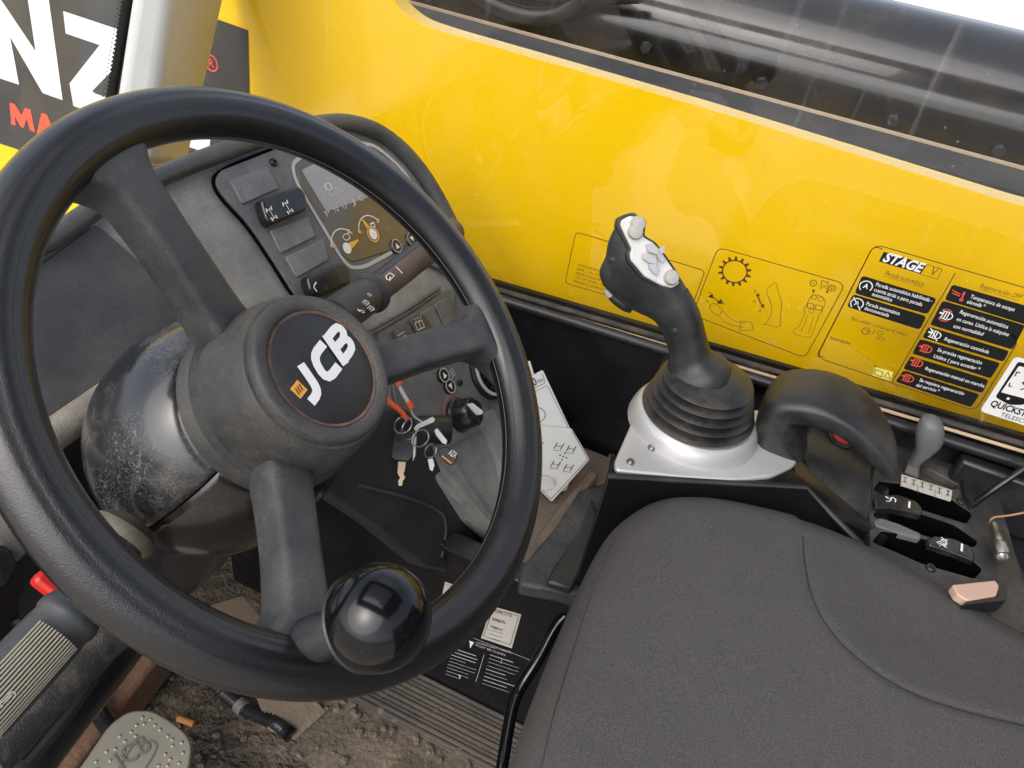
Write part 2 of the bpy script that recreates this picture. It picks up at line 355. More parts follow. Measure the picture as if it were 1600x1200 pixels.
class Sheet:
    """thin printed marks lying on a plane, collected in one mesh"""
    def __init__(s, pl, h=.0006): s.pl = pl; s.bm = bmesh.new(); s.h = h; s.mats = []
    def mi(s, m):
        if m not in s.mats: s.mats.append(m)
        return s.mats.index(m)
    def face(s, P, m, layer=0):
        if len(P) < 3: return
        A = sum(P[i].x * P[(i + 1) % len(P)].y - P[(i + 1) % len(P)].x * P[i].y for i in range(len(P)))
        if A < 0: P = P[::-1]
        f = s.bm.faces.new([s.bm.verts.new(s.pl.w(p.x, p.y, s.h + layer * .0003)) for p in P]); f.material_index = s.mi(m)
    def poly(s, pts, m, layer=0, r=0, px=True):
        P = [s.pl.uv(*p) for p in pts] if px else [V(p) for p in pts]
        if r: P = fillet(P, r)
        s.face(P, m, layer)
    def stroke(s, pts, wd, m, layer=0, closed=False, px=True, r=0, sm=0):
        P = [s.pl.uv(*p) for p in pts] if px else [V(p) for p in pts]
        if r: P = fillet(P, r)
        if sm: P = smoothline(P, closed, sm)
        n = len(P); L = []; R = []
        for i in range(n):
            a = P[i - 1] if (i or closed) else P[i]; b = P[(i + 1) % n] if (i < n - 1 or closed) else P[i]
            d1 = (P[i] - a); d2 = (b - P[i]); d1 = d1.normalized() if d1.length > 1e-9 else d2.normalized(); d2 = d2.normalized() if d2.length > 1e-9 else d1
            t = (d1 + d2); t = t.normalized() if t.length > 1e-6 else d1; nn = V((-t.y, t.x)); k = 1 / max(.5, nn.dot(V((-d1.y, d1.x))))
            L.append(P[i] + nn * wd * .5 * k); R.append(P[i] - nn * wd * .5 * k)
        for i in range(n if closed else n - 1):
            j = (i + 1) % n; s.face([R[i], R[j], L[j], L[i]], m, layer)
    def arc(s, c, r, a0, a1, wd, m, layer=0, n=20, asp=1):
        pts = [(c[0] + r * math.cos(math.radians(a0 + (a1 - a0) * i / n)), c[1] + r * asp * math.sin(math.radians(a0 + (a1 - a0) * i / n))) for i in range(n + 1)]
        s.stroke(pts, wd, m, layer, px=False)
    def disc(s, c, r, m, layer=0, n=20):
        s.face([V((c[0] + r * math.cos(2 * math.pi * i / n), c[1] + r * math.sin(2 * math.pi * i / n))) for i in range(n)], m, layer)
    def text(s, t, p0, p1, h, m, layer=1, bold=0, px=True, shear=0, space=1):
        a, b = (s.pl.uv(*p0), s.pl.uv(*p1)) if px else (V(p0), V(p1))
        vs, fs = text_geo(t, bold, space)
        if not vs: return
        x0 = min(v[0] for v in vs); x1 = max(v[0] for v in vs)
        d = b - a; kx = d.length / (x1 - x0); d.normalize(); up = V((-d.y, d.x)); ky = h / .70
        bv = [s.bm.verts.new(s.pl.w(*(a + d * ((x - x0) * kx + y * ky * shear) + up * (y * ky)), s.h + layer * .0003)) for x, y in vs]
        k = s.mi(m)
        for f in fs:
            if len(set(f)) < 3: continue
            try: ff = s.bm.faces.new([bv[i] for i in f]); ff.material_index = k
            except ValueError: pass
    def build(s, name, parent=None):
        return obj(name, s.bm, s.mats, parent, smooth=False, flat=True)
def screw(c, n, r, parent, m=None, name='screw'):
    o = obj(name, lathe_bm(c, n, [(r, -.001), (r, .0015), (r * .8, .0025), (r * .45, .0025), (r * .4, .0008), (.0001, .0008)], 16), m or M_black, parent); return o

# ============================================================ THE SETTING
o = obj('ground', box_bm((-60, -60, -1.25), (60, 60, -1.2)), M_groundout, smooth=False); o['kind'] = 'structure'
o = obj('pavement', box_bm((1.9, -60, -1.195), (59, 60, -1.15)), mat('pale_concrete', (.62, .61, .58), .9, dust=((.7, .69, .66), .6, .5, .4)), smooth=False); o['kind'] = 'structure'
# cab floor with soil relief
def fz(x, y):
    return .006 * mnoise.noise(V((x * 14, y * 14, 0))) + .004 * mnoise.noise(V((x * 45, y * 45, 3))) + .0022 * mnoise.noise(V((x * 120, y * 120, 5)))
bm = bmesh.new(); nx, ny = 240, 240; X0, X1, Y0, Y1 = -.52, .50, -.72, .60; g = []
for i in range(nx + 1):
    g.append([bm.verts.new((X0 + (X1 - X0) * i / nx, Y0 + (Y1 - Y0) * j / ny, fz(X0 + (X1 - X0) * i / nx, Y0 + (Y1 - Y0) * j / ny))) for j in range(ny + 1)])
for i in range(nx):
    for j in range(ny): bm.faces.new((g[i][j], g[i + 1][j], g[i + 1][j + 1], g[i][j + 1]))
o = obj('floor', bm, M_soil); o['kind'] = 'structure'
# loose soil
ICO = []
for sd_ in (1, 2):
    tb = bmesh.new(); bmesh.ops.create_icosphere(tb, subdivisions=sd_, radius=1); tb.verts.ensure_lookup_table()
    ICO.append(([v.co.copy() for v in tb.verts], [[v.index for v in f.verts] for f in tb.faces])); tb.free()
bm = bmesh.new(); rnd = random.Random(3)
for i in range(5200):
    x = rnd.uniform(-.25, .26); y = rnd.uniform(-.2, .42); r = .0011 + .0055 * rnd.random() ** 5
    if mnoise.noise(V((x * 7, y * 7, 9))) < -.12 and rnd.random() < .8: continue
    up_ = .009 if (.06 < x < .20 and -.2 < y < .12) else 0
    M0 = Matrix.Translation((x, y, max(fz(x, y), up_) + r * .35)) @ Matrix.Rotation(rnd.uniform(0, 6.28), 4, 'Z') @ Matrix.Diagonal((r, r * rnd.uniform(.5, .9), r * rnd.uniform(.4, .8), 1))
    tv, tf = ICO[1] if r > .003 else ICO[0]
    vv = [bm.verts.new(M0 @ p + V([rnd.uniform(-.18, .18) * r for _ in range(3)])) for p in tv]
    for f in tf: bm.faces.new([vv[k] for k in f])
for i in range(500):   # straw and fibres
    x = rnd.uniform(-.2, .25); y = rnd.uniform(-.15, .4); a = rnd.uniform(0, 6.28); l = rnd.uniform(.006, .022); z = fz(x, y) + .0015
    d = V((math.cos(a), math.sin(a), 0)); q = V((-d.y, d.x, 0)) * .0006; c = V((x, y, z))
    v = [bm.verts.new(c - d * l / 2 - q), bm.verts.new(c + d * l / 2 - q), bm.verts.new(c + d * l / 2 + q + V((0, 0, .002))), bm.verts.new(c - d * l / 2 + q)]
    bm.faces.new(v)
o = obj('loose_soil', bm, M_clod, smooth=False); tag(o, 'loose crumbs of dry soil and straw over the cab floor', 'soil', kind='stuff')

# ============================================================ OUTSIDE: yellow cover, sign, boom
XC = .62
cov = thing('engine_cover', 'glossy yellow painted machine body seen through the right window', 'engine cover', (XC, 0, -.3))
yc = lambda px, py: xplane(XC).uv(px, py)
ptl = [yc(1700, 345), yc(1600, 323), yc(1350, 245), yc(1100, 168), yc(850, 95), yc(700, 52), yc(650, 35)]
top = [V((1.6, ptl[0].y))] + ptl + [yc(615, 5), yc(598, -40), yc(585, -140)]
top = fillet(top, .03)
outl = top + [V((-2.4, top[-1].y + .02)), V((-2.4, -.4)), V((1.6, -.4))]
obj('body_panel', prism_bm(xplane(XC), [(p.x, p.y) for p in outl], .03, px=False), M_yellow, cov, bevel=.009, seg=4)
sg = Sheet(xplane(XC), .001)
A_, B_, C_, D_ = (388, 47), (388, 330), (-260, 150), (-260, -170)
sg.poly([(388, 47), (392, 235), (392, 420), (25, 232), (-160, 172), (-160, -150)], M_sign)
sg.build('sign_backing', cov)
sg = Sheet(xplane(XC), .0016)
sg.poly([(-22, -60), (2, -2), (57, 80), (45, 0), (38, -50), (72, -38), (79, 9), (99, 156), (68, 145), (17, 57), (31, 132), (1, 122), (-14, 40)], M_white)
sg.poly([(100, 17), (184, 45), (181, 105), (145, 142), (150, 146), (300, 196), (330, 212), (328, 240), (200, 196), (116, 165), (110, 130), (157, 70), (104, 52)], M_white)
sg.poly([(299, 226), (318, 232), (330, 237), (327, 218), (300, 217)], M_white, layer=1)
sg.build('sign_letters', cov)
sg = Sheet(xplane(XC), .0016)
sg.poly([(16, 160), (24, 162), (35, 180), (40, 168), (49, 171), (56, 206), (48, 203), (43, 185), (38, 200), (34, 198), (24, 181), (26, 196), (19, 194)], M_red)
sg.poly([(66, 176), (74, 178), (94, 222), (84, 220), (80, 212), (68, 208), (66, 214), (58, 211)], M_red)
sg.build('sign_subtitle', cov)
sg = Sheet(xplane(XC), .0016)
q = xplane(XC).uv(331, 98); sg.arc((q.x, q.y), .0115, 0, 360, .0025, M_red)
sg.text('R', (q.x - .0045, q.y - .006), (q.x + .0055, q.y - .006), .012, M_red, bold=.02, px=False)
sg.build('registered_mark', cov)
bo = thing('lift_boom', 'long black lifting boom beyond the yellow body with a dusty tan edge', 'boom', (1.2, 0, -.3))
def ext(name, prof, m, parent, y0=-2.2, y1=2.2, bevel=0, dy=0):
    rings = [[V((x, y + 0, z)) for x, z in prof] for y in (y0, y1)]
    return obj(name, rings_bm(rings), m, parent, bevel=bevel, smooth=True, ang=25)
ext('side_rail', [(.812, .700), (.812, .66), (.908, .66), (.908, .700)], mat('rail_grey', (.05, .05, .048), .75, spec=.2, dust=((.13, .115, .095), .7, 9, .42)), bo, bevel=.003)
ext('rail_edge', [(.9085, .60), (.9120, .60), (.9120, .7035), (.9085, .7035)], M_tan, bo)
prof = [(1.15, .30), (1.15, .66)]
for k in range(0, 19):
    a = math.pi - math.pi * .62 * k / 18; prof.append((1.15 + .16 + .16 * math.cos(a), .675 + .132 * math.sin(a)))
prof += [(1.6, .72), (1.6, .3)]
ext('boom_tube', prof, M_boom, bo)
for k_, P_ in enumerate(([(690, -60), (740, -10), (800, 22), (860, 30), (905, 5), (940, -50)], [(640, -90), (760, -30), (850, -5), (1000, -10)])):
    obj('hydraulic_hose', tube_bm([on(*p, x=1.10) for p in P_], .016, 12), M_rubber, bo)
for q_ in ((1010, 74), (1190, 130), (1395, 188), (1560, 236), (860, 30)):
    obj('boom_bolt', lathe_bm(on(*q_, x=1.148), (-1, 0, 0), [(.011, -.004), (.011, .006), (.009, .008), (.0001, .008)], 6), M_rubber, bo)
# things beyond the boom that break its dark top
# ============================================================ CAB: pillar, windscreen, window, wall
pil = thing('cab_pillar', 'pale grey painted front corner pillar of the cab', 'pillar', on(255, 260, y=.52))
def ln(p, q, yv):   # two pixels along an edge -> long edge at depth y
    a = on(*p, y=yv); b = on(*q, y=yv); d = (a - b); return a + d * 2.2, b - d * .9
e1, e2, e3 = ln((207, 0), (186, 140), .53), ln((264, 0), (247, 140), .50), ln((347, 0), (316, 140), .545)
e4 = tuple(p + ray(197, 70).normalized() * .07 + V((.006, 0, 0)) for p in e1); e3b = tuple(p + ray(330, 70).normalized() * .05 - V((.006, 0, 0)) for p in e3)
rings = [[e1[i], e2[i], e3[i], e3b[i], e4[i]] for i in (0, 1)]
obj('post', rings_bm(rings), M_pillar, pil, bevel=.012, seg=4)
ws = thing('windscreen', 'dusty windscreen with a black dotted border left of the pillar', 'window', on(150, 250, y=.56))
wsp = Plane(on(172, 150, y=.56), (1, 0, 0), (0, .05, 1))
e_t = wsp.uv(197, 0); e_b = wsp.uv(172, 150); dd = (e_t - e_b)
R0 = e_b - dd * 1.6; R1 = e_b + dd * 4
sh = Sheet(wsp, 0); sh.face([V((-.95, R0.y)), V((R0.x, R0.y)), V((R1.x, R1.y)), V((-.95, R1.y))], M_glassf); sh.build('pane', ws)
sh = Sheet(wsp, .0012); k = V((.018, 0)); sh.face([R0 - k * .35, R0 + k, R1 + k, R1 - k * .35], M_frit)
nrow = 130
for i in range(nrow):
    c = R0 + (R1 - R0) * (i / nrow); sh.poly([(c.x - .0092, c.y), (c.x - .0060, c.y + .0022), (c.x - .0060, c.y - .0022)], M_frit, px=False)
    sh.disc((c.x - .0108, c.y + .003), .0009, M_frit, n=8)
sh.build('border', ws)
obj('rubber_seal', tube_bm([wsp.w(R0.x + .016, R0.y, .004), wsp.w(R1.x + .016, R1.y, .004)], .0065, 10), M_seal, ws)
# side window
GX = .5
gp = xplane(GX)
win = thing('side_window', 'large right side window with printed instruction decals along its lower edge', 'window', (GX, -.1, .5))
b0 = gp.uv(740, 434); b1 = gp.uv(1600, 686)
slope = (b1.y - b0.y) / (b1.x - b0.x)
def zb(u): return b0.y + slope * (u - b0.x)
sh = Sheet(gp, 0); sh.face([V((-.56, .40)), V((-.12, zb(-.12))), V((.9, zb(.9))), V((.9, 1.55)), V((-.30, 1.55)), V((-.56, .85))], M_glass); sh.build('pane', win)
# dotted frit along bottom
sh = Sheet(gp, -.0008)
for i in range(330):
    u = -.12 + i * .003; z = zb(u)
    sh.poly([(u, z + .0005), (u + .0021, z + .0005), (u + .0036, z + .0075), (u + .0020, z + .0075)], M_frit, px=False)
sh.face([V((-.12, zb(-.12) - .003)), V((.87, zb(.87) - .003)), V((.87, zb(.87) + .0022)), V((-.12, zb(-.12) + .0022))], M_frit)
sh.build('dotted_border', win)
WT = .0010
# -- decal one: warning text frame
sh = Sheet(gp, .0005)
pts = [(883, 440), (900, 362), (1100, 421), (1072, 497)]
sh.stroke([(955, 463), (883, 442), (900, 362), (1102, 423), (1080, 482)], WT, M_brown, r=.006)
for i, t in enumerate(['DEPENDIENDO', 'SRE, LA TEMP', 'ARRANQUE', 'VELOCIDAD DEL', 'RALENTI DURANTE']):
    x0, y0 = 903 - i * 1.6, 415 + i * 6.2; sh.text(t, (x0, y0), (x0 + [44, 47, 38, 50, 56][i], y0 + [13, 14, 11.4, 15, 16.8][i]), .0034, M_brown, px=True)
sh.build('frame_decal', win)
# -- decal two: gear and lever pictograms
sh = Sheet(gp, .0005)
sh.stroke([(1082, 492), (1122, 386), (1321, 443), (1258, 559)], WT, M_brown, closed=True, r=.009)
g0 = gp.uv(1148, 424); G = (g0.x, g0.y)
sh.arc(G, .0135, 0, 360, .0016, M_brown, n=36)
for i in range(14):
    a = 2 * math.pi * i / 14; d = V((math.cos(a), math.sin(a))); t = V((-d.y, d.x)); c = V(G)
    sh.face([c + d * .0138 - t * .0016, c + d * .0182 - t * .0012, c + d * .0182 + t * .0012, c + d * .0138 + t * .0016], M_brown)
LW = .0006
sh.stroke([(1108, 476), (1118, 473), (1130, 484), (1124, 494), (1112, 487)], LW, M_brown, closed=True, sm=1)
sh.stroke([(1130, 486), (1140, 497), (1152, 503), (1165, 505)], LW, M_brown, sm=1)
sh.stroke([(1124, 494), (1134, 504), (1148, 509), (1162, 511)], LW, M_brown, sm=1)
sh.stroke([(1157, 501), (1174, 503), (1177, 515), (1156, 517)], LW, M_brown, closed=True)
sh.stroke([(1112, 462), (1124, 472)], .0014, M_brown); sh.poly([(1120, 474), (1127, 466), (1129, 475)], M_brown); sh.poly([(1106, 463), (1114, 458), (1114, 466)], M_brown)
sh.text('F', (1108, 459), (1111, 460), .0035, M_brown); sh.text('N', (1103, 472), (1107, 473), .0035, M_brown); sh.text('R', (1128, 474), (1132, 475), .0035, M_brown)
sh.stroke([(1195, 508), (1206, 492), (1206, 474), (1196, 455), (1208, 442), (1214, 442), (1216, 456), (1222, 474), (1219, 492), (1220, 513), (1193, 505)], LW, M_brown, closed=True, sm=1)
sh.stroke([(1184, 462), (1187, 470), (1191, 477)], .0016, M_brown, sm=1); sh.poly([(1181, 463), (1184, 457), (1188, 462)], M_brown); sh.poly([(1188, 479), (1194, 474), (1194, 481)], M_brown)
sh.text('F', (1178, 457), (1181, 458), .0035, M_brown); sh.text('N', (1176, 472), (1180, 473), .0035, M_brown); sh.text('R', (1186, 487), (1190, 488), .0035, M_brown)
sh.stroke([(1262, 474), (1266, 463), (1275, 460), (1287, 464), (1290, 473), (1285, 486), (1279, 492), (1270, 522), (1264, 528), (1238, 521), (1241, 514), (1249, 510), (1258, 489), (1256, 482)], LW, M_brown, closed=True, sm=1)
sh.stroke([(1262, 493), (1252, 518)], LW, M_brown); sh.stroke([(1272, 494), (1263, 521)], LW, M_brown)
for a, b in (((1262, 473), (1272, 482)), ((1275, 476), (1285, 485))):
    sh.stroke([(a[0], a[1]), (b[0], a[1] + 2), (b[0] - 1, b[1]), (a[0] - 1, b[1] - 2)], .0008, M_brown, closed=True)
for c in ((1272, 464), (1282, 467), (1268, 486)):
    q = gp.uv(*c); sh.arc((q.x, q.y), .0028, 0, 360, LW, M_brown, n=12)
for c, sgn in (((1271, 442), 0), ((1300, 450), 1)):
    q = gp.uv(*c); sh.arc((q.x, q.y), .0032, 0, 360, .0007, M_brown, n=14); sh.stroke([(q.x - .0018, q.y), (q.x + .0018, q.y)], .0007, M_brown, px=False)
    if sgn: sh.stroke([(q.x, q.y - .0018), (q.x, q.y + .0018)], .0007, M_brown, px=False)
    for i in range(9):
        a = 6.283 * i / 9; d = V((math.cos(a), math.sin(a))); sh.stroke([q + d * .0034, q + d * .0043], .001, M_brown, px=False)
sh.stroke([(1282, 451), (1284, 438), (1294, 441), (1293, 454), (1288, 446)], .0008, M_brown, closed=True)
sh.poly([(1269, 452), (1274, 453), (1270, 459)], M_brown); sh.poly([(1293, 458), (1295, 453), (1289, 456)], M_brown)
sh.build('lever_decal', win)
# -- decal three: stage five instructions
sh = Sheet(gp, .0005)
sh.stroke([(1274, 560), (1366, 381), (1700, 478), (1700, 800), (1524, 642)][:3] + [(1640, 462)], WT, M_brown, r=.010)
sh.stroke([(1366, 381), (1276, 558), (1524, 642), (1593, 530)], WT, M_brown, r=.010)
sh.stroke([(1493, 426), (1395, 595)], WT, M_brown)
sh.poly([(1381, 393), (1449, 413), (1438, 428), (1373, 408)], M_decalblack)
sh.text('STAGE', (1378, 407), (1437, 425), .0105, M_white, bold=.035, shear=.22)
sh.stroke([(1449, 413), (1472, 420), (1465, 436), (1438, 428)], .0006, M_brown)
sh.text('V', (1451, 429), (1461, 431), .0095, M_brown, shear=.15)
sh.text('Parada automática', (1382, 429), (1442, 447), .0052, M_brown, shear=.15)
sh.stroke([(1381, 431), (1441, 449)], .0004, M_brown)
def bar(p, rad=.004): sh.poly(p, M_decalblack, r=rad)
bar([(1347, 430), (1464, 466), (1449, 491), (1335, 458)]); bar([(1333, 459), (1448, 494), (1437, 515), (1323, 479)])
sh.text('Parada automática habilitada -', (1368, 446), (1456, 472), .0042, M_white, bold=.008)
sh.text('cuenta atrás a para parada', (1365, 454), (1440, 478), .0042, M_white, bold=.008)
sh.text('automática', (1362, 461), (1393, 471), .0042, M_white, bold=.008)
sh.text('Parada automática', (1353, 476), (1405, 492), .0042, M_white, bold=.008); sh.text('desconectada', (1350, 483), (1388, 495), .0042, M_white, bold=.008)
q = gp.uv(1353, 447); sh.arc((q.x, q.y), .0062, -30, 240, .0011, M_white, layer=1); sh.text('A', (q.x - .0026, q.y - .0022), (q.x + .0026, q.y - .0022), .0052, M_white, bold=.03, px=False)
q = gp.uv(1339, 474); sh.arc((q.x, q.y), .0062, -30, 240, .0011, M_white, layer=1); sh.text('A', (q.x - .0026, q.y - .0022), (q.x + .0026, q.y - .0022), .0052, M_white, bold=.03, px=False)
sh.stroke([(q.x - .006, q.y + .006), (q.x + .006, q.y - .006)], .0012, M_white, layer=1, px=False)
sh.text('Para volver a arrancar el motor', (1329, 499), (1417, 525), .0042, M_brown, shear=.15)
q = gp.uv(1353, 517); sh.arc((q.x, q.y), .0042, 0, 360, .0008, M_brown, n=8); sh.stroke([(q.x - .0025, q.y + .001), (q.x + .002, q.y + .001), (q.x + .002, q.y - .002)], .0007, M_brown, px=False)
sh.text('/', (1362, 521), (1366, 522), .006, M_brown)
q = gp.uv(1375, 520); sh.arc((q.x, q.y), .0026, 0, 360, .0007, M_brown, n=12); sh.stroke([(1370, 527), (1376, 526), (1382, 529), (1380, 532), (1373, 530)], .0007, M_brown, closed=True)
sh.text('Escanéame', (1297, 529), (1328, 538), .004, M_brown, bold=.01)
sh.poly([(1368, 573), (1396, 581), (1391, 594), (1363, 586)], M_decalyel, r=.0015)
sh.stroke([(1368, 577), (1374, 579), (1380, 581), (1377, 588), (1371, 586), (1366, 583)], .0008, M_brown, layer=1, closed=True)
sh.stroke([(1388, 581), (1391, 591), (1381, 588)], .0008, M_brown, layer=1, closed=True)
sh.text('*', (1363, 575), (1366, 576), .006, M_brown)
sh.text('Regeneración DPF', (1530, 449), (1594, 467), .0052, M_brown, shear=.15); sh.stroke([(1529, 451), (1593, 470)], .0004, M_brown)
bars = [([(1488, 444), (1640, 488), (1628, 515), (1476, 468)], [('Temperatura de escape', (1515, 465), (1584, 486)), ('elevada *', (1510, 473), (1538, 481))], 'o', (1497, 460)),
        ([(1473, 469), (1602, 508), (1582, 546), (1453, 507)], [('Regeneración automática', (1499, 489), (1574, 513)), ('en curso. Utilice la máquina', (1494, 500), (1575, 525)), ('con normalidad', (1489, 511), (1535, 524))], 'w', (1477, 492)),
        ([(1451, 510), (1577, 548), (1568, 565), (1441, 527)], [('Regeneración cancelada', (1475, 531), (1544, 552))], 'x', (1459, 522)),
        ([(1438, 529), (1563, 567), (1548, 591), (1425, 552)], [('Se precisa regeneración', (1464, 548), (1533, 569)), ('Utilice ( para acceder *', (1458, 558), (1530, 579))], 'r', (1445, 544)),
        ([(1423, 556), (1545, 593), (1535, 614), (1411, 576)], [('Regeneración manual en marcha', (1445, 577), (1537, 605))], 'r', (1431, 566)),
        ([(1412, 578), (1531, 616), (1517, 636), (1399, 596)], [('Se requiere regeneración', (1436, 595), (1505, 617)), ('del servicio *', (1431, 603), (1467, 613))], 'r', (1417, 590))]
for P_, T_, ic, ct in bars:
    bar(P_, .003)
    for t, a, b in T_: sh.text(t, a, b, .0042, M_white, bold=.008)
    q = gp.uv(*ct); mm = M_white if ic in 'wx' else M_red
    if ic == 'o':
        sh.stroke([(q.x - .007, q.y + .003), (q.x + .002, q.y + .001)], .001, mm, 1, px=False); sh.stroke([(q.x - .006, q.y), (q.x + .002, q.y - .001)], .001, mm, 1, px=False)
        sh.stroke([(q.x + .004, q.y + .005), (q.x + .005, q.y - .004)], .0016, mm, 1, px=False); sh.disc((q.x + .005, q.y - .004), .002, mm, 1, 10)
    else:
        sh.stroke([(q.x - .006, q.y + .001), (q.x - .003, q.y + .001)], .002, mm, 1, px=False)
        for dx in (-.0025, 0, .0025): sh.stroke([(q.x + dx, q.y + .004), (q.x + dx, q.y - .004)], .0011, mm, 1, px=False)
        sh.arc((q.x + .003, q.y), .0038, -80, 80, .0011, mm, 1, 8)
        sh.stroke([(q.x - .004, q.y + .004), (q.x + .003, q.y + .0045)], .001, mm, 1, px=False); sh.stroke([(q.x - .004, q.y - .004), (q.x + .003, q.y - .0045)], .001, mm, 1, px=False)
        if ic == 'w': sh.arc((q.x, q.y), .0068, 50, 140, .001, M_red, 1, 8); sh.arc((q.x, q.y), .0068, 230, 320, .001, M_red, 1, 8)
        if ic == 'x': sh.stroke([(q.x - .006, q.y + .006), (q.x + .006, q.y - .006)], .0011, mm, 2, px=False)
sh.build('emissions_decal', win)
# -- decal four: quickstart sticker
sh = Sheet(gp, .0005)
sh.poly([(1586, 556), (1700, 590), (1700, 720), (1600, 664), (1531, 642)], M_white, r=.005)
sh.poly([(1591, 564), (1640, 579), (1600, 632), (1577, 632), (1555, 620)], M_decalblack, layer=1, r=.003)
sh.poly([(1592, 571), (1640, 584), (1605, 623), (1564, 612)], M_white, layer=2, r=.001)
q = gp.uv(1575, 622); sh.disc((q.x, q.y), .0016, M_white, 2, 12)
sh.stroke([(1594, 582), (1589, 580), (1585, 587)], .0012, M_decalblack, 3); sh.stroke([(1578, 597), (1576, 602), (1581, 603)], .0012, M_decalblack, 3)
sh.stroke([(1612, 589), (1598, 597), (1602, 602)], .0014, M_decalblack, 3); sh.stroke([(1600, 606), (1594, 608)], .0012, M_decalblack, 3)
sh.text('QUICKSTART', (1546, 633), (1626, 658), .0078, M_decalblack, layer=1, bold=.03)
sh.text('TELESCOPIC', (1562, 649), (1622, 668), .0052, M_decalblack, layer=1)
sh.build('quickstart_sticker', win)
# seal strip along the pane's foot
for i, (dz, rr, mt, dx) in enumerate(((-.006, .0035, M_seal, -.002), (-.014, .0038, M_tan, -.003))):
    a = on(740, 434, x=GX); b = on(1600, 686, x=GX); d = b - a
    obj('lower_seal', tube_bm([a + V((dx, 0, dz)) - d * .03, a + V((dx, 0, dz)) + d * .5 + V((0, 0, .001)), b + V((dx, 0, dz)) + d * .4], rr * (.55 if i else 1), 8), mt if i == 0 else M_ring if False else mt, win)
# wall below
wal = thing('side_wall', 'black painted cab side wall below the right window', 'wall', (.5, -.1, 0))
u = lambda px, py: gp.uv(px, py)
prof = [V((-.60, .40)), V((-.30, .42)), V((-.12, zb(-.12) - .012)), V((.9, zb(.9) - .012)), V((.9, -.05)), V((-.6, -.05))]
obj('panel', prism_bm(gp, [(p.x, p.y) for p in prof], .03, front=-.004, px=False), M_blackpaint, wal, bevel=.002)
ledge = on(760, 448, x=.49), on(1600, 712, x=.49)
d = ledge[1] - ledge[0]
obj('ridge', tube_bm([ledge[0] + V((0, 0, -.012)), ledge[0] + d * .55 + V((0, 0, -.010)), ledge[1] + d * .4 + V((0, 0, -.012))], .007, 10), M_black, wal)
# rear part of cab and left sill so that glass has something to mirror
ls = thing('door_sill', 'black sill beam of the open left doorway', 'door sill', (-.56, 0, 0))
obj('beam', box_bm((-.60, -.80, -.15), (-.54, .60, -.02)), M_black, ls, bevel=.01)
rf = thing('cab_roof', 'dark cab roof with a barred roof window above the driver', 'roof', (0, 0, 1.72))
for lo, hi in (((-.62, .50, 1.70), (.62, .75, 1.78)), ((-.62, -1.0, 1.70), (.62, -.42, 1.78)), ((-.62, -.42, 1.70), (-.36, .50, 1.78)), ((.40, -.42, 1.70), (.62, .50, 1.78))):
    obj('roof_panel', box_bm(lo, hi), M_dashdark, rf)
for k in range(7): obj('guard_bar', box_bm((-.36 + .095 * (k + 1), -.42, 1.80), (-.345 + .095 * (k + 1), .50, 1.82)), M_black, rf)
obj('rear_panel', box_bm((-.62, -1.05, -.1), (.62, -1.0, 1.1)), M_dashdark, rf)
# marker pen end
mk = thing('marker_pen', 'white pen with a blue cap lying at the front foot of the window', 'pen', on(750, 434, x=.485))
a, b = on(735, 432, x=.486), on(758, 435, x=.486); c = on(766, 436, x=.486)
obj('barrel', tube_bm([a, b], .0042, 14), M_white, mk); obj('cap', tube_bm([b, c], .0044, 14), mat('blue_cap', (.12, .16, .5), .4), mk)

# ============================================================ DASHBOARD
b38 = math.radians(38)
DP = Plane((0, .27, .70), (1, 0, 0), (0, math.sin(b38), math.cos(b38)))
da = thing('dashboard', 'dusty grey plastic dashboard with instrument binnacle behind the steering wheel', 'dashboard', (.1, .35, .3))
outer = [(-260, 930), (-200, 470), (-60, 420), (60, 388), (120, 345), (170, 312), (235, 282), (330, 243), (430, 208), (500, 192), (550, 190), (600, 208), (650, 255), (690, 318), (722, 392), (755, 462), (800, 540), (832, 610), (850, 660), (862, 720), (850, 790), (800, 850),
         (700, 760), (625, 700), (520, 640), (330, 515), (100, 668), (0, 737)]
obj('main_shell', prism_bm(DP, outer, .035, front=-.004), M_dash, da, bevel=.006, seg=3)
# rounded edge along top
edge = [DP.p(*p, h=.004) for p in outer[2:20]]
obj('rolled_edge', tube_bm(edge, lambda t: .008 + .003 * t, 12, sm=2), M_trim, da)
# hood wall: raised lip around the binnacle
# lower lip of left part
lip = [DP.p(*p, h=.006) for p in [(-120, 822), (0, 737), (100, 668), (210, 590), (330, 508)]]
obj('lower_lip', tube_bm(lip, .012, 14), mat('lip_plastic', (.12, .115, .105), .5, bump=(900, .6), dust=((.42, .37, .30), .95, 16, .34)), da)
# dark inset panel
obj('inset_panel', prism_bm(DP, [(-60, 500), (48, 392), (62, 415), (150, 350), (330, 508), (180, 580), (75, 652), (-100, 760)], .004, front=.0005, r=.006), M_dashdark, da, bevel=.0015)
for p in ([(66, 383), (140, 335), (150, 343)], [(75, 660), (182, 588), (262, 534)]):
    obj('trim_line', tube_bm([DP.p(*q, h=.001) for q in p], .0022, 8), M_trim, da)
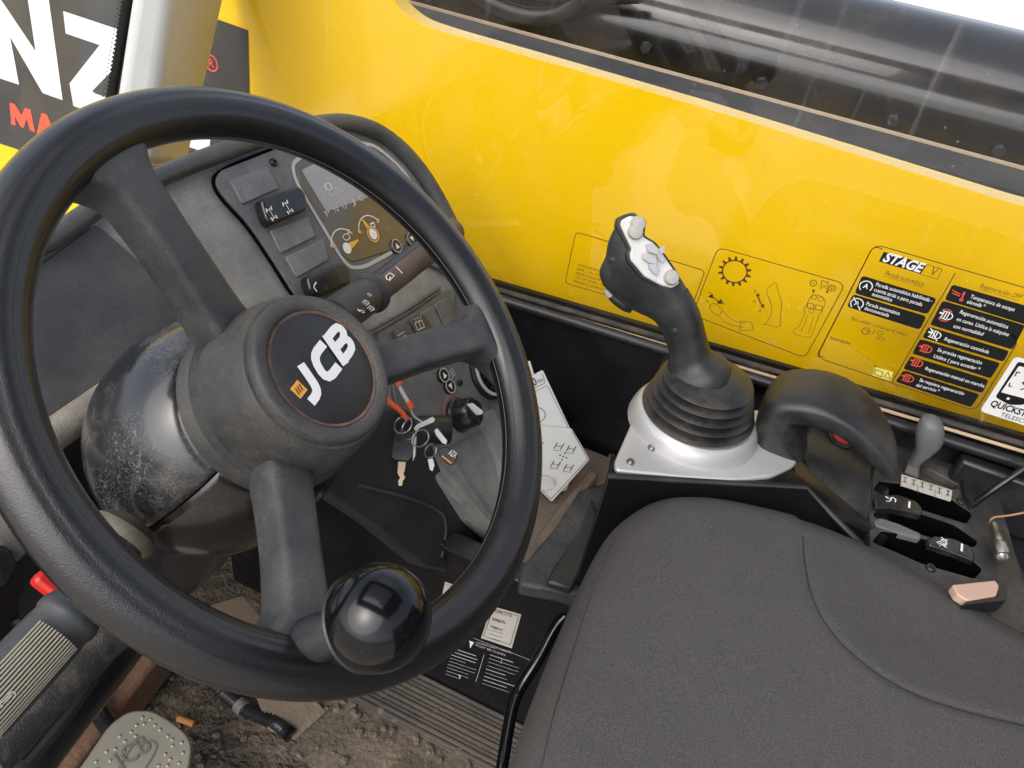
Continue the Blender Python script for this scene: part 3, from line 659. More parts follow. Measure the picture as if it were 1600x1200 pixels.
# switch panel
sp = [(338, 270), (425, 236), (500, 220), (560, 222), (610, 250), (655, 315), (700, 400), (720, 440), (640, 400), (500, 482), (462, 470), (425, 410), (385, 350), (352, 315), (333, 290)]
obj('switch_panel', prism_bm(DP, sp, .004, front=.0035, r=.008), M_panel, da, bevel=.0012)
obj('panel_rim', tube_bm([DP.p(*q, h=.0015) for q in [(500, 485), (462, 473), (425, 413), (385, 353), (350, 317), (331, 290), (336, 268), (425, 233)]], .0016, 8), M_deep, da)
for P_ in ([(354, 285), (412, 262), (430, 297), (374, 322)], [(417, 362), (476, 340), (487, 372), (434, 398)], [(441, 404), (500, 376), (508, 408), (459, 436)]):
    obj('blanking_plate', prism_bm(DP, P_, .004, front=.006, r=.003), M_blank, da, bevel=.0008)
rk = obj('rocker_switch', prism_bm(DP, [(391, 320), (452, 299), (461, 310), (466, 335), (408, 360), (400, 350)], .014, front=.017, r=.005), M_switch, da, bevel=.003, seg=3)
rp = Plane(DP.w(0, 0, .0175), DP.u, DP.v)
sh = Sheet(rp, .0004)
def wheelicon(cx, cy, s=1):
    q = rp.uv(cx, cy)
    for dy in (-.0045, .0045):
        sh.stroke([(q.x - .003 * s, q.y + dy), (q.x + .003 * s, q.y + dy)], .0008, M_white, 0, px=False)
        for dx in (-.0035, .0035):
            k = .0008 if dy > 0 else 0
            sh.stroke([(q.x + dx - k, q.y + dy - .0018), (q.x + dx + k, q.y + dy + .0018)], .0014, M_white, 0, px=False)
    sh.stroke([(q.x, q.y - .0045), (q.x, q.y + .0045)], .0008, M_white, 0, px=False)
wheelicon(424, 334); wheelicon(449, 324)
sh.build('steer_mode_icons', rk)
rk2 = obj('rocker_switch', prism_bm(DP, [(464, 438), (520, 415), (530, 425), (534, 448), (484, 470), (470, 462)], .014, front=.016, r=.005), M_switch, da, bevel=.003, seg=3)
sh = Sheet(Plane(DP.w(0, 0, .0165), DP.u, DP.v), .0004); sh.stroke([(494, 441), (489, 448), (495, 456)], .0016, M_white, sm=2); sh.build('lever_icon', rk2)
screw(DP.p(427, 254, .004), DP.n, .0042, da)
# display
dsp = [(460, 262), (540, 236), (590, 246), (640, 306), (664, 360), (662, 376), (545, 412), (528, 398), (462, 285)]
obj('display_screen', prism_bm(DP, dsp, .003, front=.0045, r=.012), M_tileglass, da, bevel=.0008)
sh = Sheet(DP, .0048)
sh.poly([(466, 268), (500, 252), (560, 262), (600, 300), (505, 333), (496, 318)], M_screenlt, r=.004)
sh.stroke([(500, 334), (610, 296)], .0005, M_whitedull)
sh.text('0.', (505, 302), (522, 297), .009, M_whitedull, bold=.01); sh.text('km/h', (511, 310), (532, 303), .005, M_whitedull)
for i, t in enumerate('PNUJC'): sh.text(t, (506 + i * 13, 341 - i * 6), (512 + i * 13, 338.5 - i * 6), .006, M_whitedull)
def gauge(cx, cy, tip, fl):
    q = DP.uv(cx, cy); sh.disc((q.x, q.y), .0062, M_white, 2)
    sh.arc((q.x, q.y), .0215, 25, 150, .0012, M_white, 1, 14)
    for a in ((150, 25) if fl else (150, 40)):
        d = V((math.cos(math.radians(a)), math.sin(math.radians(a)))); sh.stroke([q + d * .018, q + d * .0235], .003, M_gauge, 1, px=False)
    t = DP.uv(*tip); n_ = (t - q).normalized(); k = V((-n_.y, n_.x)); sh.face([q + k * .0045, q - k * .0045, t - k * .001, t + k * .001], M_gauge, 1)
gauge(537, 390, (555, 377), 0); gauge(578, 368, (561, 345), 1)
sh.arc(tuple(DP.uv(578, 368)), .0085, 0, 360, .002, M_gauge, 1)
sh.stroke([(532, 369), (539, 367), (542, 374), (536, 378), (531, 374)], .0008, M_white, 1, closed=True); sh.stroke([(574, 352), (579, 350), (581, 356), (576, 358)], .0014, M_white, 1, closed=True)
sh.build('gauge_print', da)
# pale ring round the display
ring = [(540, 232), (580, 228), (616, 250), (645, 295), (665, 330), (672, 345), (680, 380), (655, 383), (565, 420), (545, 418), (528, 405), (460, 290), (452, 262), (470, 245)]
sh = Sheet(DP, .0042); sh.stroke([(606, 397), (565, 419), (543, 420), (529, 404), (458, 285), (452, 258), (480, 238), (545, 222), (584, 230), (625, 266), (656, 312), (674, 348)], .0042, M_ring, r=.012); sh.build('display_ring', da)
for cxy, up in (((613, 387), 1), ((637, 376), 0)):
    q = DP.uv(*cxy)
    bt = obj('panel_button', lathe_bm(DP.w(q.x, q.y, .003), DP.n, [(.0085, 0), (.0085, .003), (.0078, .004), (.001, .004)], 24, sx=1.15, xdir=DP.u), M_black, da)
    sh = Sheet(Plane(DP.w(0, 0, .007), DP.u, DP.v), .0004); sh.arc((q.x, q.y), .0078, 0, 360, .0011, M_ring)
    sg_ = 1 if up else -1
    sh.face([V((q.x - .0035, q.y - .003 * sg_)), V((q.x + .0035, q.y - .003 * sg_)), V((q.x, q.y + .0035 * sg_))], M_white, 1); sh.build('arrow', bt)
# second row: switches below the right stalk
obj('lower_switch_bar', prism_bm(DP, [(585, 520), (690, 458), (745, 432), (782, 500), (740, 545), (610, 560)], .006, front=.002, r=.004), M_panel, da, bevel=.001)
for i, P_ in enumerate(([(608, 519), (630, 508), (644, 532), (622, 545)], [(632, 503), (652, 492), (669, 520), (646, 532)], [(654, 490), (672, 479), (687, 512), (671, 520)], [(674, 477), (693, 466), (710, 502), (690, 512)])):
    s_ = obj('rocker_switch', prism_bm(DP, P_, .008, front=.010 if i < 2 else .006, r=.003), M_panel if i > 1 else M_trim, da, bevel=.0015)
    if i == 1:
        sh = Sheet(Plane(DP.w(0, 0, .0103), DP.u, DP.v), .0004); sh.stroke([(648, 505), (658, 500), (663, 511), (652, 516)], .0008, M_white, closed=True, r=.001); sh.stroke([(654, 501), (657, 512)], .0008, M_white)
        for k in range(3): sh.stroke([(649 + k * 4, 501 - k * 2), (648 + k * 4, 498 - k * 2)], .0007, M_white)
        sh.build('rear_wiper_icon', s_)
    if i == 0:
        sh = Sheet(Plane(DP.w(0, 0, .0103), DP.u, DP.v), .0004); sh.stroke([(620, 525), (632, 518)], .001, M_whitedull); sh.stroke([(623, 530), (634, 524)], .001, M_whitedull); sh.build('heater_icon', s_)
for k in range(2):
    obj('trim_line', tube_bm([DP.p(578 + k * 3, 517 + k * 5, .002), DP.p(640 + k * 2, 483 + k * 5, .002), DP.p(688, 449 + k * 5, .002)], .0016, 8), M_trim, da)
# heater panel
obj('heater_panel', prism_bm(DP, [(612, 600), (710, 548), (738, 570), (775, 660), (700, 690), (650, 665), (620, 640)], .004, front=.002, r=.006), M_panel, da, bevel=.001)
for cxy, up in (((688, 588), 1), ((698, 605), 0)):
    q = DP.uv(*cxy)
    bt = obj('panel_button', lathe_bm(DP.w(q.x, q.y, .002), DP.n, [(.0088, 0), (.0088, .003), (.0078, .004), (.001, .004)], 24, sx=1.1, xdir=DP.u), M_black, da)
    sh = Sheet(Plane(DP.w(0, 0, .006), DP.u, DP.v), .0004); sh.arc((q.x, q.y), .0083, 0, 360, .0014, M_ring); sg_ = 1 if up else -1
    sh.face([V((q.x - .0038, q.y - .003 * sg_)), V((q.x + .0038, q.y - .003 * sg_)), V((q.x, q.y + .004 * sg_))], M_white, 1); sh.build('arrow', bt)
sh = Sheet(DP, .0026)
q = DP.uv(704, 584)
for k in range(4):
    a = math.radians(45 + 90 * k); sh.arc((q.x + .0032 * math.cos(a), q.y + .0032 * math.sin(a)), .0024, 0, 360, .0007, M_whitedull, n=10)
q = DP.uv(712, 648); sh.arc((q.x, q.y), .0245, 70, 180, .0016, M_red); sh.arc((q.x, q.y), .0245, 185, 300, .0014, mat('blue_print', (.05, .25, .5), .5))
sh.build('heater_print', da)
screw(DP.p(718, 598, .003), DP.n, .004, da)
q = DP.uv(713, 650); kc = DP.w(q.x, q.y, .002)
kn = obj('heater_knob', lathe_bm(kc, DP.n, [(.0215, 0), (.0215, .004), (.0195, .006), (.018, .024), (.016, .027), (.0001, .027)], 48, fn=lambda t, r, h: 1 - .06 * (math.sin(5 * t) > .55) if h > .005 else 1), M_switch, da)
ppt = Plane(kc + DP.n * .0275, DP.u, DP.v); qq = ppt.uv(733, 640)
obj('pointer', prism_bm(ppt, [(730, 632), (735, 630), (752, 643), (750, 648), (745, 649)], .004, front=.003, r=.0015), M_white, kn, bevel=.0006)
# round vent at the right
vq = DP.uv(760, 580)
vc = DP.w(vq.x, vq.y, .0)
obj('air_vent', lathe_bm(vc, DP.n, [(.038, 0), (.038, .006), (.0355, .0085), (.031, .009), (.029, .005), (.027, -.001), (.0001, -.001)], 40), [M_black], da)
obj('vent_ring', lathe_bm(vc, DP.n, [(.0345, .0085), (.0345, .0105), (.0305, .0105), (.0305, .0085)], 40, caps=False), M_ring, da)
for k in range(-2, 3): obj('vent_blade', box_bm((-1, -1, -1), (1, 1, 1)), M_black, da).matrix_local = Matrix.Translation(vc + DP.v * k * .0095 + DP.n * .003 - V(da['_o'])) @ Matrix((( *DP.u, ), ( *DP.v, ), ( *DP.n, ))).transposed().to_4x4() @ Matrix.Diagonal((.024, .001, .004, 1))
# storage pocket : framed recess
PP = Plane(DP.p(740, 740, 0), DP.u, DP.v)
fr = obj('pocket_tray', prism_bm(DP, [(655, 690), (765, 640), (800, 700), (822, 800), (790, 850), (745, 800)], .03, front=.006), M_dash, da)
cu = obj('c', prism_bm(DP, [(690, 700), (752, 668), (775, 720), (792, 800), (778, 822), (755, 800)], .022, front=.02), M_dash)
cut(fr, [cu])
obj('pocket_rib', tube_bm([DP.p(735, 780, -.008), DP.p(772, 735, -.008)], .0022, 8), M_trim, da)
# knee panel
KP = Plane(on(690, 790, s=.90), (1, -.1, 0), (0, .30, .95))
obj('knee_panel', prism_bm(KP, [(470, 640), (640, 640), (700, 735), (770, 830), (815, 850), (800, 900), (735, 902), (665, 888), (588, 825), (500, 765)], .03), mat('knee_plastic', (.028, .028, .03), .55, bump=(900, .3), dust=((.07, .065, .06), .6, 12, .42)), da, bevel=.004)
obj('knee_ridge', tube_bm([KP.p(560, 758, .0), KP.p(620, 772, .001), (KP.p(672, 790, .001)), KP.p(696, 805, .001), KP.p(697, 835, 0), KP.p(690, 870, 0)], .0018, 8), M_trim, da)
obj('knee_ridge', tube_bm([KP.p(700, 862, .0), KP.p(760, 878, .001)], .002, 8), M_trim, da)
# ignition barrel
ig = DP.p(668, 672, .004)
axi = (DP.n * .62 + V((.45, -.15, -.4))).normalized()
obj('ignition_barrel', lathe_bm(ig - axi * .012, axi, [(.0165, 0), (.0165, .036), (.015, .038), (.0125, .038), (.0115, .032), (.0001, .030)], 32), M_rubber, da)
# lower dark cavity behind the column
obj('firewall', prism_bm(Plane((0, .42, .2), (1, 0, 0), (0, 0, 1)), [(-.52, -.22), (.5, -.22), (.5, .36), (-.52, .36)], .02, px=False), M_black, da)

# ============================================================ KEYS
ky = thing('key_bunch', 'bunch of keys with orange strap hanging from the ignition', 'keys', DP.p(660, 690, .03))
def at(px, py, s): return on(px, py, s=s)
kp = Plane(at(628, 700, .80), (1, 0, 0), (0, .05, 1)); kp = Plane(at(628, 700, .80), xr * .98 + yd * -.12, -yd)
fob = obj('key_fob', prism_bm(kp, [(613, 673), (620, 669), (648, 674), (650, 680), (647, 712), (640, 722), (615, 720), (609, 715)], .010, r=.003), M_switch, ky, bevel=.002, seg=3)
for P_ in ([(611, 676), (616, 674), (611, 690), (610, 715), (607, 712), (609, 690)], [(647, 676), (651, 682), (649, 712), (645, 721), (646, 700)]):
    obj('fob_edge', prism_bm(kp, P_, .006, front=.001, r=.001), M_steel, fob, bevel=.0006)
obj('key_blade', prism_bm(kp, [(621, 721), (634, 722), (632, 736), (630, 741), (633, 747), (629, 752), (628, 760), (622, 760), (621, 752), (624, 747), (620, 740)], .0025, front=-.003), M_brass, ky, bevel=.0004)
def ringw(cx, cy, s, r, tilt, name='split_ring', m=None):
    c = at(cx, cy, s); a = (xr * math.cos(tilt) + zf * math.sin(tilt)).normalized(); b = (-yd + xr * .2).normalized()
    pts = [c + (a * math.cos(t) + b * math.sin(t)) * r for t in [2 * math.pi * k / 20 for k in range(21)]]
    return obj(name, tube_bm(pts, .0009, 6, sm=0), m or M_glint, ky)
ringw(641, 670, .79, .0115, .9); ringw(630, 664, .795, .009, .2); ringw(657, 685, .79, .009, .5); ringw(673, 705, .79, .0075, .8)
for p, m_, r_ in (([(603, 620), (612, 632), (625, 640), (636, 655)], M_strap, .0028), ([(621, 597), (630, 615), (640, 632)], M_ring, .0022), ([(640, 632), (645, 650), (660, 660)], M_glint, .0013)):
    obj('strap' if m_ is M_strap else 'cord', tube_bm([at(*q, .79) for q in p], r_, 8), m_, ky)
for q, w_ in (((622, 597), .0035), ((641, 633), .0035)): obj('orange_bead', tube_bm([at(q[0] - 3, q[1] - 5, .789), at(q[0] + 3, q[1] + 5, .789)], w_, 10), M_strap, ky)
for P_, fr_ in (([(648, 668), (654, 662), (678, 650), (682, 654), (680, 659), (658, 668), (652, 674)], .012), ([(679, 672), (684, 668), (700, 688), (698, 694), (692, 692), (682, 680)], .006), ([(668, 715), (676, 712), (680, 726), (677, 736), (672, 734)], .004)):
    obj('key', prism_bm(kp, P_, .002, front=fr_), M_glint, ky, bevel=.0004)
lf = obj('leather_tag', prism_bm(kp, [(683, 703), (697, 697), (716, 712), (709, 727), (700, 726), (690, 716)], .004, front=.002, r=.002), M_decalblack, ky, bevel=.0008)
sh = Sheet(Plane(kp.w(0, 0, .002), kp.u, kp.v), .0006); sh.text('AZA', (700, 709), (711, 716), .006, M_white, bold=.02); sh.stroke([(690, 712), (706, 724)], .0016, M_orange); sh.build('tag_print', lf)

# ============================================================ LOAD CHARTS
CP = Plane(on(870, 700, x=.40), (.28, -.82, .05), (.42, .15, .9))
lc = thing('load_chart_cards', 'stack of white laminated chart cards on a ring beside the wheel', 'chart cards', on(850, 780, x=.40))
c1 = obj('card', prism_bm(CP, [(790, 590), (815, 572), (828, 565), (836, 592), (905, 720), (885, 770), (850, 775)], .002, front=-.008, r=.002), M_cardcream, lc, bevel=.0005)
c2 = obj('card', prism_bm(CP, [(790, 610), (848, 578), (892, 672), (895, 700), (880, 760), (850, 770), (820, 720)], .004, front=.001, r=.003), M_card, lc, bevel=.0005)
sh = Sheet(CP, .0014)
sh.text('40', (828, 605), (840, 600), .0095, M_decalblack, bold=.02); sh.text('REAR', (841, 598), (850, 595), .004, M_decalblack)
sh.stroke([(822, 612), (852, 598), (848, 584)], .0006, M_decalblack, r=.002); sh.stroke([(824, 618), (855, 602), (888, 668)], .0006, M_decalblack, r=.002)
q = CP.uv(840, 648); sh.arc((q.x, q.y), .0095, 0, 360, .0009, M_decalblack); sh.disc((q.x, q.y - .003), .003, M_decalblack, 0, 5)
sh.build('chart_print', c2)
c3 = obj('card', prism_bm(CP, [(815, 660), (893, 668), (921, 716), (862, 782), (838, 758), (820, 720)], .003, front=.006, r=.002), M_card, lc, bevel=.0005)
sh = Sheet(CP, .0066)
sh.stroke([(893, 671), (918, 715), (861, 777), (842, 758)], .0007, M_decalblack)
def wchair(cx, cy, s=1):
    q = CP.uv(cx, cy); k = .0042 * s
    for dx in (-k, k): sh.stroke([(q.x + dx - k * .4, q.y - k), (q.x + dx + k * .4, q.y + k)], .0012, M_decalblack, px=False)
    sh.stroke([(q.x - k, q.y), (q.x + k, q.y)], .0008, M_decalblack, px=False); sh.stroke([(q.x - k * 1.6, q.y - k * 1.4), (q.x + k, q.y - k * 1.4)], .0006, M_decalblack, px=False)
for c in ((873, 695), (892, 699), (868, 723), (888, 728)): wchair(*c)
for dx, dy in ((0, 0), (-5, -2), (5, 2), (2, -5), (-2, 5)):
    q = CP.uv(880 + dx, 711 + dy); sh.disc((q.x, q.y), .0012, M_decalblack, 0, 6)
for dx, dy in ((0, 0), (-4, 3), (4, -2), (3, 6), (-3, -5)):
    q = CP.uv(844 + dx, 692 + dy); sh.disc((q.x, q.y), .0011, M_decalblack, 0, 6)
sh.build('chart_print', c3)
obj('binder_ring', tube_bm([CP.w(*(CP.uv(850, 752) + V((math.cos(t) * .014, math.sin(t) * .009))), .010 + .004 * math.sin(t)) for t in [k * .4 for k in range(15)]], .0014, 8), M_cardcream, lc)

# ============================================================ LEDGE with rubber block
LZ = .30
lg = thing('side_ledge', 'muddy ledge beside the footwell with ribbed black rubber pad', 'ledge', (.4, 0, .0))
zp = zplane(LZ)
near0 = on(640, 868, z=LZ); 
obj('ledge_top', box_bm((.243, -.17, LZ - .02), (.494, -.045, LZ)), M_ledge, lg, bevel=.004)
obj('rubber_pad', prism_bm(zplane(LZ + .02), [(948, 752), (958, 800), (905, 930), (812, 912), (815, 885), (868, 822), (905, 765)], .022), mat('pad_rubber', (.03, .034, .036), .5, bump=(60, .4), dust=((.14, .13, .115), .7, 14, .42)), lg, bevel=.004)
obj('pad_step', prism_bm(zplane(LZ + .032), [(925, 775), (940, 830), (893, 920), (855, 908), (862, 890), (905, 830)], .012), mat('pad_rubber_dark', (.018, .02, .022), .4, dust=((.09, .085, .075), .6, 14, .48)), lg, bevel=.003)
obj('mud_ridge', tube_bm([on(845, 850, z=LZ + .01), on(880, 800, z=LZ + .012), on(925, 745, z=LZ + .01)], .008, 8), M_ledge, lg)
pn = obj('front_panel', box_bm((.238, -.35, .012), (.262, .33, LZ - .001)), M_blackpaint, lg, bevel=.002)
obj('panel_lip', box_bm((.234, -.19, LZ - .004), (.262, .0, LZ + .002)), M_black, lg, bevel=.0015)
fp = xplane(.238)
sh = Sheet(fp, .001)
sh.poly([(769, 946), (815, 959), (800, 1012), (752, 996)], M_paper); sh.stroke([(771, 950), (811, 961), (798, 1006), (756, 993)], .0008, M_decalblack, 1, closed=True)
sh.text('ORE LTD', (775, 956), (801, 963), .006, M_decalblack, 1, bold=.01); sh.text('39867S', (770, 968), (790, 974), .0055, M_decalblack, 1, bold=.02)
sh.text('7380-2', (768, 980), (784, 985), .005, M_decalblack, 1)
for i in range(4): sh.stroke([(766 - i, 977 + i * 6), (788 - i, 983 + i * 6)], .0007, M_decalblack, 1)
sh.poly([(696, 908), (722, 917), (712, 935), (688, 945)], M_paper); sh.stroke([(698, 912), (715, 918)], .0006, M_decalblack, 1)
sh.build('white_label', pn)
sh = Sheet(fp, .001)
sh.stroke([(740, 996), (828, 1030)], .0007, M_whitedull)
sh.poly([(734, 1000), (741, 1003), (735, 1012)], M_white)
sh.text('CAUTION SAFETY MIRRORS', (745, 1004), (800, 1020), .004, M_whitedull); sh.text('MUST BE CLEAN', (744, 1008), (790, 1024), .004, M_whitedull)
rr = random.Random(5)
for c in range(2):
    for i in range(9):
        x0 = (700 + i * -1.5 + 8, 1012 + i * 5.0) if c == 0 else (766 - i * 1.5, 1022 + i * 5.6)
        w_ = rr.uniform(24, 44) if c == 0 else rr.uniform(30, 52)
        sh.stroke([x0, (x0[0] + w_, x0[1] + w_ * .33)], .0007 if rr.random() < .7 else .0013, M_whitedull)
sh.stroke([(757, 1022), (744, 1064)], .0006, M_whitedull); sh.stroke([(785, 1028), (783, 1036)], .0006, M_whitedull)
sh.text('7', (718, 1058), (722, 1059), .006, M_white, bold=.03)
sh.build('instruction_plate', pn)
# ribbed strip along the footwell side
st = thing('tread_strip', 'black ribbed tread strip along the foot of the labelled panel', 'floor strip', (.22, -.05, .0))
A1 = on(612, 1066, z=.012); A2 = on(840, 1166, z=.012)
bm = bmesh.new()
for i in range(11):
    xx = .236 - i * .0068; box_bm((xx - .0048, -.35, .004), (xx, .10 + .004 * i, .0145 + .002 * (i % 3 == 0)), bm)
box_bm((.160, -.35, .002), (.236, .10, .012), bm)
obj('rib_plate', bm, M_matrub, st, bevel=.001)

# ============================================================ COLUMN + WHEEL
T = .7234
WP = Plane((0, 0, .72), (1, 0, 0), (0, math.cos(T), math.sin(T)))
col = thing('steering_column', 'glossy black bulbous steering column shroud under the wheel', 'steering column', (0, .2, .35))
cc = WP.w(0, 0, 0)
prof = [(.030, -.030), (.056, -.050), (.0610, -.052), (.0630, -.056), (.0630, -.064), (.060, -.067)]
obj('collar', lathe_bm(cc, WP.n, prof, 56), M_hub, col)
def colshell(name, lo, hi, m, mul=1.0):
    bm = bmesh.new(); ks = [(.054, -.062), (.064, -.068), (.076, -.085), (.084, -.108), (.087, -.135), (.083, -.165), (.070, -.192), (.050, -.205), (.02, -.21)]
    ks = catmull([tuple(k) for k in ks], 4); rings = []; seg = 40
    for r, h in ks:
        rings.append([WP.w(math.cos(math.radians(lo + (hi - lo) * k / seg)) * r * mul * 1.0, math.sin(math.radians(lo + (hi - lo) * k / seg)) * r * mul * .98, h) for k in range(seg + 1)])
    V_ = [[bm.verts.new(p) for p in r] for r in rings]
    for i in range(len(V_) - 1):
        for j in range(seg): bm.faces.new((V_[i][j], V_[i][j + 1], V_[i + 1][j + 1], V_[i + 1][j]))
    o = obj(name, bm, m, col); s = o.modifiers.new('s', 'SOLIDIFY'); s.thickness = .003; s.offset = -1
    return o
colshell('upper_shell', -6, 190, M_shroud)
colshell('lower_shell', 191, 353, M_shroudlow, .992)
obj('inner_core', lathe_bm(cc, WP.n, [(.05, -.06), (.075, -.1), (.075, -.16), (.04, -.2)], 30), M_deep, col)
obj('lower_column', tube_bm([WP.w(-.01, -.02, -.18), WP.w(-.02, -.05, -.28), WP.w(-.02, -.06, -.5)], .05, 24), M_blackpaint, col)
# grommet + left stalk
gq = on(186, 842, s=.465); sdirL = (on(50, 1005, s=.425) - gq).normalized()
obj('stalk_grommet', lathe_bm(gq, sdirL, [(.010, -.006), (.0115, -.001), (.0135, .000), (.0150, -.003), (.0165, .001), (.0190, .002), (.0208, -.001), (.0205, -.006), (.014, -.012)], 32), M_grommet, col)
s0 = gq; P_ = [gq, on(140, 925, s=.455), on(118, 945, s=.452)]
stl = obj('indicator_stalk', tube_bm([gq, on(128, 935, s=.45)], .0125, 20), M_stalk, col)
a0 = on(125, 945, s=.45); a1 = on(-40, 1125, s=.40); ax = (a1 - a0).normalized(); L_ = (a1 - a0).length
obj('stalk_grip', lathe_bm(a0, ax, [(.010, 0), (.0165, .002), (.0185, .008), (.0185, .012), (.0172, .014), (.0178, .02), (.0182, L_ * .6), (.017, L_)], 32), M_stalk, col)
side = ax.cross(zf).normalized(); tocam = (-zf - ax * (-zf).dot(ax)).normalized()
bm = bmesh.new()
for k in range(15):
    t = math.radians(-70 + k * 6.0) ; r_ = .0186
    d = tocam * math.cos(t) + side * math.sin(t) * (1 if side.dot(xr) < 0 else -1)
    tube_bm([a0 + ax * .022 + d * r_, a0 + ax * .085 + d * r_], .0006, 6, bm, sm=0)
obj('grip_ribs', bm, M_rib, col)
hp = Plane(on(28, 1055, s=.405) , ax * -1, (tocam).cross(ax)); 
sd_ = side if side.dot(xr) > 0 else -side
dG = tocam * math.cos(math.radians(32)) + sd_ * math.sin(math.radians(32))
GPl = Plane(a0 + ax * .06 + dG * .0188, -ax, dG.cross(-ax))
sh = Sheet(GPl, .0006); q = GPl.uv(27, 1062); GK = .35
q = V((0, 0)); sh.stroke([(-.004, -.0012), (-.004, .0012), (-.0015, .0006), (.0025, .0006)], .0005, M_whitedull, px=False); sh.stroke([(-.0015, -.0006), (.002, -.0006)], .0005, M_whitedull, px=False); sh.arc((.0022, -.0006), .0016, -120, 150, .0005, M_whitedull, n=12); sh.stroke([(-.013, -.004), (-.013, .004)], .0003, M_whitedull, px=False)
sh.build('horn_icon', col)
obj('red_lever', prism_bm(Plane(on(75, 905, s=.52), (1, 0, 0), WP.v), [(52, 906), (68, 886), (100, 905), (140, 955), (143, 968), (122, 980), (90, 935)], .014, r=.004), M_redgloss, col, bevel=.003)
# right stalk
b0_ = on(540, 485, s=.66); b1_ = on(580, 458, s=.70); b2_ = on(706, 362, s=.80)
ax2 = (b1_ - b0_).normalized()
rs = obj('wiper_stalk', lathe_bm(b0_ - ax2 * .02, ax2, [(.0165, 0), (.0172, .02), (.0165, .05), (.0165, .058)], 32), M_stalk, col)
ax3 = (b2_ - b1_).normalized()
obj('stalk_collar', lathe_bm(b1_, ax3, [(.0145, -.006), (.0182, -.005), (.0192, -.002), (.0192, .002), (.018, .005), (.014, .006)], 36), M_stalk, col)
obj('stalk_shaft', lathe_bm(b1_ + ax3 * .004, ax3, [(.0135, 0), (.0138, .04), (.0130, (b2_ - b1_).length)], 28), M_stalkbrown, col)
sidev = ax3.cross(zf).normalized(); tc3 = (-zf - ax3 * (-zf).dot(ax3)).normalized()
upv = sidev if sidev.dot(-yd) > 0 else -sidev
bm = bmesh.new(); rings = []
for k in range(9):
    t = math.radians(18 + k * 6); d = tc3 * math.cos(t) + upv * math.sin(t); rings.append([b1_ + ax3 * .012 + d * .0142, b1_ + ax3 * ((b2_ - b1_).length - .002) + d * .0136])
V_ = [[bm.verts.new(p) for p in r] for r in rings]
for i in range(8): bm.faces.new((V_[i][0], V_[i][1], V_[i + 1][1], V_[i + 1][0]))
obj('stalk_band', bm, mat('band_blue_black', (.02, .03, .045), .4), col)
d = (tc3 * math.cos(math.radians(42)) + upv * math.sin(math.radians(42)))
SPl = Plane(b1_ + ax3 * .03 + d * .0146, ax3, d.cross(ax3)); sh = Sheet(SPl, .0005)
sh.stroke([(603, 432), (609, 427), (616, 431), (611, 437), (605, 438)], .0008, M_white, closed=True); sh.stroke([(609, 440), (610, 433)], .0008, M_white); sh.stroke([(619, 417), (629, 428)], .0005, M_white)
sh.build('wiper_icon', col)
d0 = tc3; SP2 = Plane(b0_ + ax2 * .01 + d0 * .0178, ax2, d0.cross(ax2)); sh = Sheet(SP2, .0005)
for c in ((577, 461), (566, 487)): q = SP2.uv(*c); sh.arc((q.x, q.y), .0017, 0, 360, .0006, M_white, n=10)
for c in ((572, 473), (580, 482)):
    q = SP2.uv(*c); sh.arc((q.x, q.y), .0026, -90, 90, .0007, M_white, n=8); sh.stroke([(q.x, q.y - .0026), (q.x, q.y + .0026)], .0007, M_white, px=False)
    for k in range(3): sh.stroke([(q.x - .0045, q.y - .002 + .002 * k), (q.x - .001, q.y - .002 + .002 * k)], .0006, M_white, px=False)
q = SP2.uv(560, 485); sh.face([V((q.x - .0015, q.y - .0015)), V((q.x + .0015, q.y - .0015)), V((q.x, q.y + .002))], M_white)
sh.build('light_icons', col)

# ---- steering wheel
wh = thing('steering_wheel', 'large black three spoke steering wheel with brand badge and spinner knob', 'steering wheel', (0, 0, .72))
rings = []
NS = 144
for i in range(NS):
    a = 2 * math.pi * i / NS; ring = []
    for k in range(64):
        t = 2 * math.pi * k / 64; rr_ = .0158 * math.cos(t); hh = .0150 * math.sin(t)
        g_ = 1 - .045 * math.exp(-((t - 1.30) / .10) ** 2) - .045 * math.exp(-((t - 1.95) / .10) ** 2) + .015 * math.cos(4 * t)
        ring.append(WP.w((.1742 + rr_ * g_) * math.cos(a), (.1742 + rr_ * g_) * math.sin(a), hh * g_))
    rings.append(ring)
obj('rim', rings_bm(rings, closed=True), M_rim, wh)
obj('mould_line', tube_bm([WP.w(.1584 * math.cos(i * math.pi / 72), .1584 * math.sin(i * math.pi / 72), -.001) for i in range(145)], .00045, 5, sm=0), mat('mould_flash', (.09, .085, .075), .6), wh)
def spoke(deg):
    a = math.radians(deg); e = WP.u * math.cos(a) + WP.v * math.sin(a); k = -WP.u * math.sin(a) + WP.v * math.cos(a); st_ = []
    for r, hw, h, th in ((.030, .024, -.046, .012), (.050, .0225, -.040, .012), (.066, .0205, -.034, .0115), (.085, .0192, -.026, .011), (.11, .0185, -.0165, .0105), (.135, .0195, -.008, .0105), (.146, .0215, -.0050, .0105), (.154, .0265, -.0038, .0105), (.161, .036, -.0035, .0100), (.168, .052, -.0040, .0090)):
        st_.append((cc + e * r + WP.n * (h - .0055), k * hw * (.74 if r < .15 else .80), WP.n * (th + .0055)))
    return obj('spoke', loft_bm(st_, 40, 4.6, 5), M_spoke, wh, ang=60)
for dg in (98, -22, -142): spoke(dg)
obj('hub', lathe_bm(cc, WP.n, [(.053, -.050), (.0575, -.048), (.0585, -.040), (.0570, -.030), (.0545, -.015), (.0520, -.0075), (.0505, -.0050), (.0488, -.0045), (.0482, .0005), (.0470, .0020), (.0445, .0026), (.0405, .0022), (.0385, .0006), (.0375, -.0015), (.0001, -.002)], 72), M_hub, wh)
